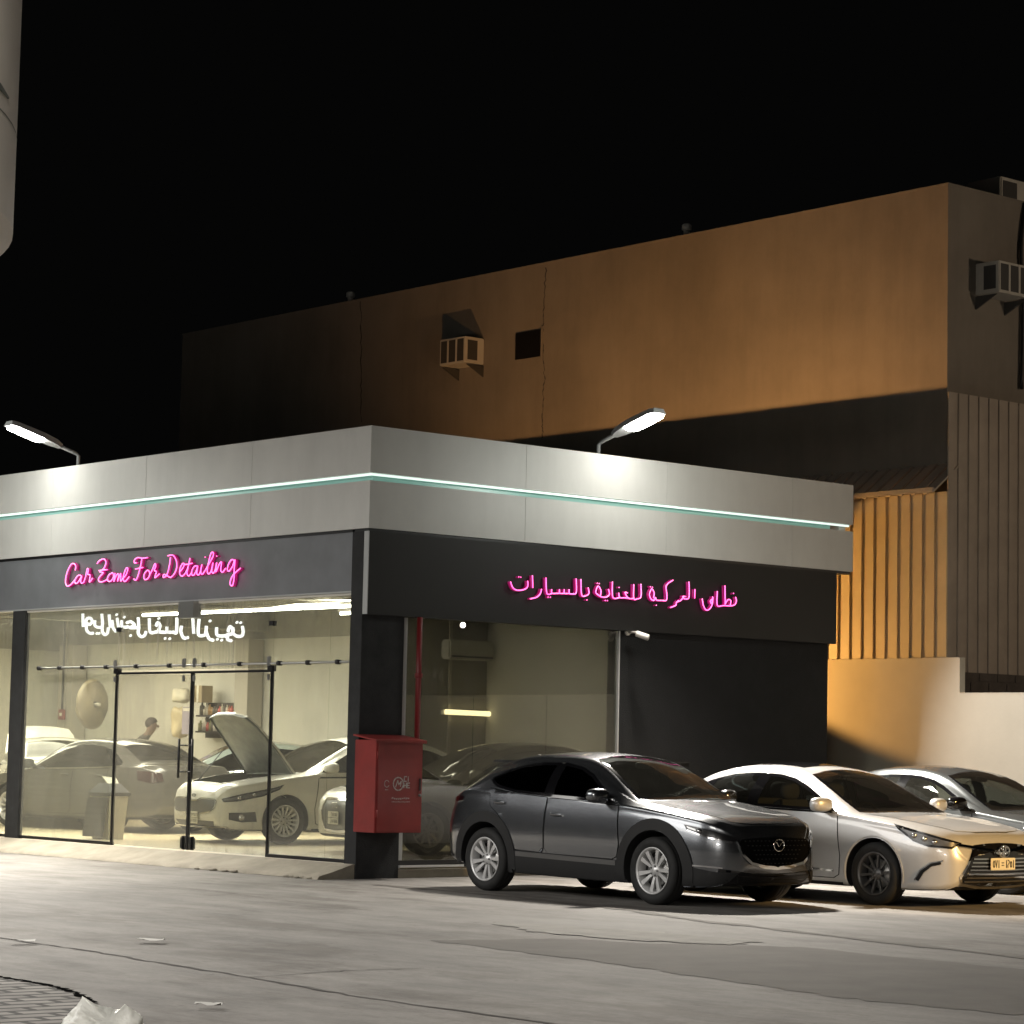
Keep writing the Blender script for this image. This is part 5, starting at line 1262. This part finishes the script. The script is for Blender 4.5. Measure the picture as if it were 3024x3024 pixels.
# steel sheet cladding
XC = XT - 0.35; YC = cy - 0.30
ze = onx(2805, 1450, XC).z; zl = 3.02; zs = ony(2800, 1155, YC).z
sc = thing('sheet_cladding', 'ribbed yellow and brown steel sheet cladding round the foot of the tall hall', 'cladding', (XC, YC, 0))
m = MB(); y = 0.0; m.box(0.03, 0.05, 0, 20.0, zl, ze)
while y < 8.5: m.box(0.0, 0.03, y + 0.0, y + 0.175, zl, ze, 0.004); y += 0.235
m.build('ribbed_sheet', M['sheet_yellow'], sc)
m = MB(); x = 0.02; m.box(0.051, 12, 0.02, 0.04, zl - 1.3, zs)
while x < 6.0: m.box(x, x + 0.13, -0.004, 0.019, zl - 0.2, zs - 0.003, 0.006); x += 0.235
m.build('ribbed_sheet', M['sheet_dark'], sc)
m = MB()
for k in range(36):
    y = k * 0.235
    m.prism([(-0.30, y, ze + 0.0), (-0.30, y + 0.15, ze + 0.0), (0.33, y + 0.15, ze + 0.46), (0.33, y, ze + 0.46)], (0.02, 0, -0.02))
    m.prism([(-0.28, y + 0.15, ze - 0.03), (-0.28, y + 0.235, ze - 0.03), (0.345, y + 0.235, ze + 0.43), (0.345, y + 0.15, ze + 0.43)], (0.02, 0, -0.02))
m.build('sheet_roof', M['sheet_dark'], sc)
m = MB(); m.box(-0.33, -0.29, 0.0, 20.0, ze - 0.035, ze + 0.035); m.build('eave_blocker', M['sheet_dark'], sc)  # straight strip added so the eave casts an even shadow edge
m = MB(); m.box(0.06, 8.0, -0.02, 0.3, 0, zl - 0.2); m.build('block_wall', M['brick_dark'], sc)
m = MB()
for k in range(12): m.box(0.1 + k * .42, 0.1 + k * .42 + .40, -0.032, -0.021, 2.50, 2.68, .008); m.box(.3 + k * .42, .3 + k * .42 + .40, -0.032, -0.021, 2.70, 2.81, .008)
m.build('block_course', M['brick_dark'], sc)
# low wall with a step in its top
XW = 10.5; ys = onx(2834, 2000, XW).y
lw = thing('boundary_wall', 'cream plastered boundary wall with a stepped top behind the parked cars', 'wall', (XW, ys, 0))
m = MB(); m.box(0.0, 0.12, 0.0, 16.0, 0.0, 3.0); m.box(0.0, 0.12, -26.0, 0.0, 0.0, 2.49)
bmesh.ops.remove_doubles(m.bm, verts=m.bm.verts, dist=1e-4)
m.build('wall', M['cream_wall'], lw)
m = MB(); m.box(-0.006, 0.126, 0.0, 16.0, 3.0, 3.012); m.box(-0.006, 0.126, -26, -0.001, 2.49, 2.502); m.build('wall_cap', M['cream_wall'], lw)

# ------------------------------------------------------------------ air conditioners, vents
def window_ac(label, p, axis, hw=0.36, hh=0.24, dp=0.45):
    t = thing('window_air_conditioner', label, 'air conditioner', p, 0.0 if axis == 'y' else R(-90), 'window air conditioners on the tall hall')
    m = MB(); m.box(-hw, hw, -dp, 0.0, -hh, hh, 0.012); m.build('casing', M['ac_white'], t)
    m = MB(); m.box(-hw + .04, hw - .04, -dp - .004, -dp - .001, -hh + .04, hh - .04); g = m.build('grille', M['ac_dark'], t)
    m = MB()
    for k in (-.33, .33): m.box(k * hw - .022, k * hw + .022, -dp - .010, -dp - .0045, -hh + .04, hh - .04)
    m.build('grille_bar', M['ac_white'], g)
    for sx_ in (-1, 1): m = MB(); m.box(sx_ * (hw + .0015) - .0012, sx_ * (hw + .0015) + .0012, -dp + .06, -.16, -hh + .06, hh - .06); m.build('side_louvre', M['ac_dark'], t)
    m = MB(); m.prism([(-hw, 0, -hh - .02), (-hw, -dp + .05, -hh - .02), (-hw, 0, -hh - .22)], (.03, 0, 0)); m.build('bracket', M['ac_dark'], t)
    m = MB(); m.prism([(hw - .03, 0, -hh - .02), (hw - .03, -dp + .05, -hh - .02), (hw - .03, 0, -hh - .22)], (.03, 0, 0)); m.build('bracket', M['ac_dark'], t)
    return t
pa = onx(1392, 1045, XT); window_ac('dim window air conditioner on the orange wall left of the black opening', (XT, pa.y, pa.z), 'x')
pb = ony(2925, 835, cy); window_ac('window air conditioner on the narrow right face of the hall', (pb.x, cy, pb.z), 'y')
pr = ony(2945, 545, cy + 1.2)
t = thing('rooftop_unit', 'dark box unit on the roof at the upper right corner', 'roof unit', (pr.x, cy + 1.2, HT + 0.03))
m = MB(); m.box(-.35, .35, -.35, .35, 0.06, .62, .02); m.build('casing', M['ac_white'], t)
m = MB(); m.box(-.30, .05, -.358, -.352, .12, .56); m.build('fan_opening', M['ac_dark'], t)
m = MB()
for a in (-.3, .3):
    for b in (-.3, .3): m.box(a - .02, a + .02, b - .02, b + .02, 0, .06)
m.build('foot', M['ac_dark'], t)
for px, lb in ((1040, 'short white vent pipe on the roof edge at the dark left part'), (2028, 'short white vent pipe on the roof edge over the orange lit part')):
    yv = onx(px, 700, XT + 0.3).y
    t = thing('vent_pipe', lb, 'vent pipe', (XT + 0.3, yv, HT), 0, 'vent pipes on the tall hall')
    m = MB(); m.tube([(0, 0, 0), (0, 0, .22)], .055, 12); m.build('pipe', M['pvc'], t)
    m = MB(); m.lathe([(.055, .18), (.085, .19), (.085, .27), (.05, .30), (0, .30)], (0, 0, 0), (0, 0, 1), 14); m.build('cowl', M['pvc'], t)
pc = ony(3015, 700, cy - .03)
t = thing('wall_cable', 'dark cable hanging down the right face of the hall', 'cable', (pc.x, cy - .03, 8.0))
m = MB(); m.tube(smooth_pts([(0.1, 0, HT - 8.0), (-.02, -.02, 1.4), (.03, -.02, .6), (0, -.02, -.8)], 5), .03, 6); m.build('cable', M['black'], t)

# ------------------------------------------------------------------ drum sign at the left edge
dd = 7.0; a_ = 1.5
dirc = ray(37, 727); dirc = Vector((dirc.x, dirc.y, 0)).normalized(); side = Vector((dirc.y, -dirc.x, 0))   # side points right
edge_pt = CAM + dirc * dd
cc = edge_pt - side * a_; cc.z = 0
zb = onz(0, 0, 0) and (CAM.z + ray(37, 727).z / Vector((ray(37, 727).x, ray(37, 727).y)).length * dd)
t = thing('drum_sign', 'pale grey round sign drum with a dark curved band at the upper left edge', 'sign', (cc.x, cc.y, 0))
m = MB(); m.lathe([(0, zb - .0), (a_ - .03, zb), (a_, zb + .03), (a_, zb + 2.6), (a_ - .04, zb + 2.64), (0, zb + 2.64)], (0, 0, 0), (0, 0, 1), 96); m.build('drum', M['sign_grey'], t, smooth_angle=40)
angR = math.atan2(side.y, side.x)
m = MB(); n = 40
zband = zb + 0.335
for lo, hi, z0, z1 in ((R(-150), R(-11), zband, zband + .050),):
    pr_ = None
    for k in range(n + 1):
        a = angR + lo + (hi - lo) * k / n; taper = min(1, (n - k) / 5 + .1)
        row = [m.bm.verts.new(((a_ + .004) * math.cos(a), (a_ + .004) * math.sin(a), z)) for z in (z0, z0 + (z1 - z0) * taper)] + [m.bm.verts.new(((a_ - .02) * math.cos(a), (a_ - .02) * math.sin(a), z)) for z in (z0 + (z1 - z0) * taper, z0)]
        if pr_:
            for j in range(4): m.face([pr_[j], pr_[(j + 1) % 4], row[(j + 1) % 4], row[j]])
        pr_ = row
m.build('band', M['sign_band'], t)
m = MB(); m.lathe([(a_ + .0015, zb + .285), (a_ + .0015, zb + .289)], (0, 0, 0), (0, 0, 1), 96); m.build('seam', M['sign_band'], t)
m = MB(); m.tube([(0, 0, 0), (0, 0, zb + .1)], .16, 20); m.build('pole', M['grey_metal'], t)

# ------------------------------------------------------------------ litter, plastic bag
def scrap(label, px, py, ln, wd, rot):
    p = onz(px, py, 0.0); t = MB(); rnd = random.Random(px)
    vs = [[t.bm.verts.new((ln * (i / 4 - .5), wd * (j / 3 - .5) + rnd.uniform(-.1, .1) * wd, .012 + rnd.uniform(0, .018))) for i in range(5)] for j in range(4)]
    for j in range(3):
        for i in range(4): t.face([vs[j][i], vs[j][i + 1], vs[j + 1][i + 1], vs[j + 1][i]])
    o = t.build('paper_scrap', M['worn_paper'], smooth_angle=60); o.location = (p.x, p.y, 0.012); o.rotation_euler = (0, 0, rot)
    tag(o, label, 'litter', 'scraps of litter on the ground')
M['worn_paper'] = plain('worn_paper', (0.50, 0.49, 0.46), 0.8)
scrap('small white paper scrap lying alone in the middle of the concrete', 446, 2786, .20, .12, R(-40))
scrap('white paper scrap near the left edge beside the ground joint', 68, 2789, .18, .10, R(-41))
scrap('pale flat scrap near the bottom right of the plastic bag', 617, 2980, .16, .08, R(-50))
bp = onz(305, 3110, 0.0)
t = MB(); rnd = random.Random(11); nu, nv = 90, 40
from mathutils import noise
rows = []
for j in range(nv + 1):
    v = j / nv; row = []
    for k in range(nu):
        a = 2 * math.pi * k / nu
        rad = 0.20 * (1.0 - 0.42 * v ** 2.2) * (0.86 + 0.14 * math.sin(math.pi * v))
        x, y = rad * math.cos(a) * 1.15, rad * math.sin(a) * .85
        nz = noise.fractal(Vector((x * 11 + 3, y * 11, v * 2.5)), 0.9, 2.3, 5); fold = .10 * math.sin(a * 5 + 2 * v) * v
        s_ = 1 + .16 * nz + fold + .05 * abs(noise.noise(Vector((x * 34, y * 34, v * 9)))) + .035 * noise.noise(Vector((x * 70, y * 70, v * 22)))
        ear = max(0, math.cos(a - 2.75)) ** 6 * .05 + max(0, math.cos(a - 0.2)) ** 10 * .045
        zz = .205 * v + ear * v ** 4 - .07 * max(0, math.cos(a + 1.0)) * v ** 3 + .012 * nz
        row.append(t.bm.verts.new((x * s_, y * s_, max(0.0, zz))))
    rows.append(row)
t.sm = True
for a, b in zip(rows, rows[1:]):
    for k in range(nu): t.face([a[k], a[(k + 1) % nu], b[(k + 1) % nu], b[k]])
cv = t.bm.verts.new((0.02, 0, .15))
for k in range(nu): t.face([rows[-1][k], rows[-1][(k + 1) % nu], cv])
mbag, nt, N, Lk, b = nmat('plastic_film')
b.inputs['Base Color'].default_value = (.70, .70, .66, 1); b.inputs['Roughness'].default_value = .28
tl = N.new('ShaderNodeBsdfTranslucent'); tl.inputs[0].default_value = (.75, .75, .70, 1); mx = N.new('ShaderNodeMixShader'); mx.inputs[0].default_value = .35
Lk.new(b.outputs[0], mx.inputs[1]); Lk.new(tl.outputs[0], mx.inputs[2]); Lk.new(mx.outputs[0], N['Material Output'].inputs[0])
tt = tex(nt, 'ShaderNodeTexNoise', 16, 6, .6); bump(nt, b, tt.outputs[0], .6, .02)
o = t.build('plastic_bag', mbag); o.location = (bp.x, bp.y, 0.008); o.rotation_euler = (0, 0, R(-40))
tag(o, 'crumpled white plastic bag standing on the pavers at the bottom edge', 'bag')

# ------------------------------------------------------------------ things inside the shop
p = onz(318, 2478, 0.15)
t = thing('litter_bin', 'white swing-top bin with black lid and paper sticking out behind the left glass', 'bin', (p.x, p.y, 0.15), R(15))
def taper_box(mb, w0, d0, w1, d1, z0, z1):
    a = [mb.bm.verts.new((x * w0, y * d0, z0)) for x, y in ((-1, -1), (1, -1), (1, 1), (-1, 1))]; b = [mb.bm.verts.new((x * w1, y * d1, z1)) for x, y in ((-1, -1), (1, -1), (1, 1), (-1, 1))]
    mb.face(a[::-1]); mb.face(b)
    for k in range(4): mb.face([a[k], a[(k + 1) % 4], b[(k + 1) % 4], b[k]])
m = MB(); taper_box(m, .16, .15, .20, .19, 0, .62); m.build('bin_body', M['bin_white'], t)
m = MB(); taper_box(m, .225, .21, .225, .21, .62, .67); taper_box(m, .215, .20, .12, .10, .672, .80); m.build('lid', M['ac_dark'], t)
m = MB(); m.prism([(-.10, -.13, .74), (.14, -.13, .70), (.16, .03, .88), (-.12, .04, .90)], (0, .012, 0)); m.build('paper', M['paper'], t)
m = MB(); m.prism([(-.23, -.2, .60), (-.26, .18, .60), (-.30, .22, .04), (-.28, -.16, .04)], (.012, 0, 0)); m.build('bag_liner', M['ac_dark'], t)
def wallx(px, py, off=0.03): return onx(px, py, 7.80 - off)
# round fan wrapped in plastic
pf = onx(272, 2080, 6.3)
t = thing('wall_fan', 'round wall fan wrapped in yellowed plastic left of the doors', 'fan', pf, R(-82))
m = MB(); prof = [(0.02, -.10), (.2, -.105), (.33, -.07), (.375, 0), (.33, .06), (.05, .09)]
m.lathe(prof, (0, 0, 0), (1, 0, 0), 28)
for v in m.bm.verts: v.co += Vector((noise.noise(v.co * 7) * .035, 0, 0)); v.co.z *= 1.22
m.build('wrapping', plain('film_yellow', (.22, .18, .12), .35, var=.25, vscale=4), t)
m = MB(); m.tube([(.05, 0, 0), (.22, 0, .0)], .03, 8); m.build('mount', M['int_col'], t)
p = onx(184, 2110, 7.4); pt_ = onx(184, 1800, 7.4)
t = thing('call_point', 'small red fire call point at the end of a dark conduit', 'call point', p)
m = MB(); m.box(-.04, .02, -.09, .09, -.10, .10, .01); m.build('call_box', M['red_box'], t)
m = MB(); m.box(-.046, -.041, -.05, .04, -.03, .03); m.build('call_window', M['paper'], t)
m = MB(); m.tube([(0, .02, .1), (0, .02, 3.9 - p.z)], .02, 8); m.build('conduit', M['ac_dark'], t)
m = MB(); m.box(.021, .045, -.03, .03, -(p.z - .15), 3.9 - p.z); m.build('support_post', M['int_col'], t)
# shelf with goods on the end wall
sp0 = onx(600, 2075, 7.55); sp1 = onx(690, 2160, 7.55)
t = thing('goods_shelf', 'dark wall shelf crowded with products behind the raised white hood', 'shelf', (7.55, (sp0.y + sp1.y) / 2, sp1.z))
W_ = abs(sp0.y - sp1.y) / 2 + .05; Hs = sp0.z - sp1.z
m = MB(); m.box(.10, .18, -W_, W_, -.12, Hs); m.box(-.12, .10, -W_, W_, -.03, 0); m.box(-.12, .10, -W_, W_, Hs * .5, Hs * .5 + .03); m.build('shelf_board', plain('shelf_dark', (.07, .06, .055), .7), t)
cols = [(.45, .18, .10), (.5, .45, .35), (.20, .14, .25), (.4, .25, .12), (.55, .5, .42), (.14, .12, .10), (.25, .24, .12), (.5, .12, .10)]
gm = [plain('product', cl, .5) for cl in cols]
rnd = random.Random(4)
for lv in (0.0, Hs * .5 + .03):
    y = -W_ + .05; k = 0
    while y < W_ - .05:
        w_ = rnd.uniform(.05, .10); hh = rnd.uniform(.14, Hs * .46); mm = MB()
        mm.lathe([(0, 0), (w_ * .5, 0), (w_ * .5, hh * .7), (w_ * .2, hh * .8), (w_ * .2, hh), (0, hh)], (7.52, t.location.y + y + w_ / 2, t.location.z + lv), (0, 0, 1), 10)
        o = mm.build('product_bottle', rnd.choice(gm)); w2 = 'upper' if lv else 'lower'
        tag(o, 'small coloured product bottle standing on the %s board of the dark shelf' % w2, 'bottle', 'product bottles on the %s shelf board' % w2); y += w_ + .012
def lump(name, label, cat, p, sx_, sy_, sz_, mat, seed):
    mm = MB(); mm.ellip((0, 0, 0), sx_, sy_, sz_, 22, 14, .6)
    for v in mm.bm.verts: v.co += v.co.normalized() * noise.fractal(v.co * 6 + Vector((seed, 0, 0)), .9, 2.1, 3) * .07
    o = mm.build(name, mat); o.location = p; return tag(o, label, cat)
film = plain('film_white', (.62, .58, .46), .4, var=.2, vscale=5)
lump('plastic_sack', 'white plastic sack hanging highest beside the shelf', 'bag', onx(540, 2052, 7.2), .12, .19, .13, film, 1)
lump('plastic_sack', 'large pale plastic sack left of the shelf', 'bag', onx(533, 2132, 7.1), .12, .21, .26, plain('film_tan', (.52, .44, .28), .4, var=.25, vscale=5), 5)
p = onx(590, 2040, 7.3)
t = thing('carton', 'brown carton on top of the shelf', 'box', (7.45, onx(600, 2055, 7.45).y, sp0.z)); m = MB(); m.box(-.12, .12, -.13, .13, 0, .30, .006); m.build('carton_body', plain('card', (.34, .27, .17), .8), t)
m = MB(); m.box(-.125, -.1205, -.03, .03, 0.0, .3); m.build('tape', M['paper'], t)
p = onx(553, 2128, 7.0)
t = thing('notice', 'lilac rectangular notice board left of the shelf', 'notice', p); m = MB(); m.box(-.01, .01, -.15, .15, -.24, .24); m.build('notice_board', plain('lilac', (.33, .29, .36), .7), t)
m = MB(); m.box(-.014, -.0105, -.13, .13, .17, .22); m.build('header', M['paper'], t)

# person leaning over behind the dull car
def person(loc, rz):
    J = {'pel': (0, 0, .95), 'wst': (.04, 0, 1.12), 'chs': (.16, 0, 1.36), 'nck': (.27, 0, 1.53), 'hd0': (.33, 0, 1.60), 'hd1': (.37, 0, 1.70), 'hd2': (.375, 0, 1.80)}
    V = []; rad = []; E = []; ix = {}
    def add(n, p, r, par=None):
        ix[n] = len(V); V.append(p); rad.append(r)
        if par: E.append((ix[par], ix[n]))
    add('pel', J['pel'], .15); add('wst', J['wst'], .145, 'pel'); add('chs', J['chs'], .165, 'wst'); add('nck', J['nck'], .062, 'chs'); add('hd0', J['hd0'], .075, 'nck'); add('hd1', J['hd1'], .105, 'hd0'); add('hd2', J['hd2'], .085, 'hd1')
    for s_, nm in ((1, 'l'), (-1, 'r')):
        add('sh' + nm, (.17, .19 * s_, 1.44), .075, 'chs'); add('el' + nm, (.32, .24 * s_, 1.18), .05, 'sh' + nm); add('wr' + nm, (.52, .17 * s_, 1.08), .034, 'el' + nm); add('hn' + nm, (.60, .16 * s_, 1.07), .038, 'wr' + nm)
        for k, (dx, dy, dz) in enumerate(((.10, -.03, -.02), (.115, -.01, -.025), (.11, .012, -.025), (.09, .03, -.02))): add('f%s%d' % (nm, k), (.60 + dx, (.16 + dy) * s_, 1.07 + dz), .010, 'hn' + nm)
        add('th' + nm, (.63, .115 * s_, 1.08), .012, 'hn' + nm)
        add('hp' + nm, (0, .10 * s_, .90), .115, 'pel'); add('kn' + nm, (.03, .11 * s_, .50), .068, 'hp' + nm); add('an' + nm, (-.02, .11 * s_, .09), .045, 'kn' + nm); add('ft' + nm, (.14, .12 * s_, .035), .038, 'an' + nm)
    me = bpy.data.meshes.new('person'); me.from_pydata(V, E, [])
    o = new_obj('person', me, [M['cloth_dark'], M['skin_dark']])
    sk = o.modifiers.new('s', 'SKIN'); sb = o.modifiers.new('u', 'SUBSURF'); sb.levels = 2; sb.render_levels = 2
    for i, l_ in enumerate(me.skin_vertices[0].data): l_.radius = (rad[i], rad[i]); l_.use_root = (i == 0)
    dg = bpy.context.evaluated_depsgraph_get(); dg.update(); m2 = bpy.data.meshes.new_from_object(o.evaluated_get(dg)); o.modifiers.clear(); o.data = m2; m2.name = 'person'
    m2.materials.clear(); m2.materials.append(M['cloth_dark']); m2.materials.append(M['skin_dark'])
    for p_ in m2.polygons:
        p_.use_smooth = True; c_ = p_.center; p_.material_index = 1 if (c_.z > 1.53 and c_.x > .22) or (c_.x > .53) else 0
    o.location = loc; o.rotation_euler = (0, 0, rz)
    mm = MB(); mm.ellip((.352, 0, 1.755), .118, .098, .115, 18, 12)
    hair = mm.build('hair', M['skin_hair'], o)
    for v in hair.data.vertices:
        if v.co.x > .40 and v.co.z < 1.77: v.co.x = .40
    mm = MB(); mm.ellip((.475, 0, 1.70), .022, .016, .026, 8, 6)
    for s_ in (1, -1): mm.ellip((.375, .103 * s_, 1.705), .022, .010, .032, 8, 6); mm.ellip((.462, .036 * s_, 1.725), .012, .016, .010, 8, 6)
    mm.ellip((.458, 0, 1.652), .012, .03, .008, 8, 6)
    mm.build('face_features', M['skin_dark'], o)
    return tag(o, 'person in dark clothes leaning forward behind the dull grey-brown car', 'person')
M['skin_dark'] = plain('skin_dark', (.20, .13, .09), .6)
pp = CAM + ray(388, 2200) * 46.6
person((pp.x, pp.y, 0.15), math.atan2(RT.y, RT.x))
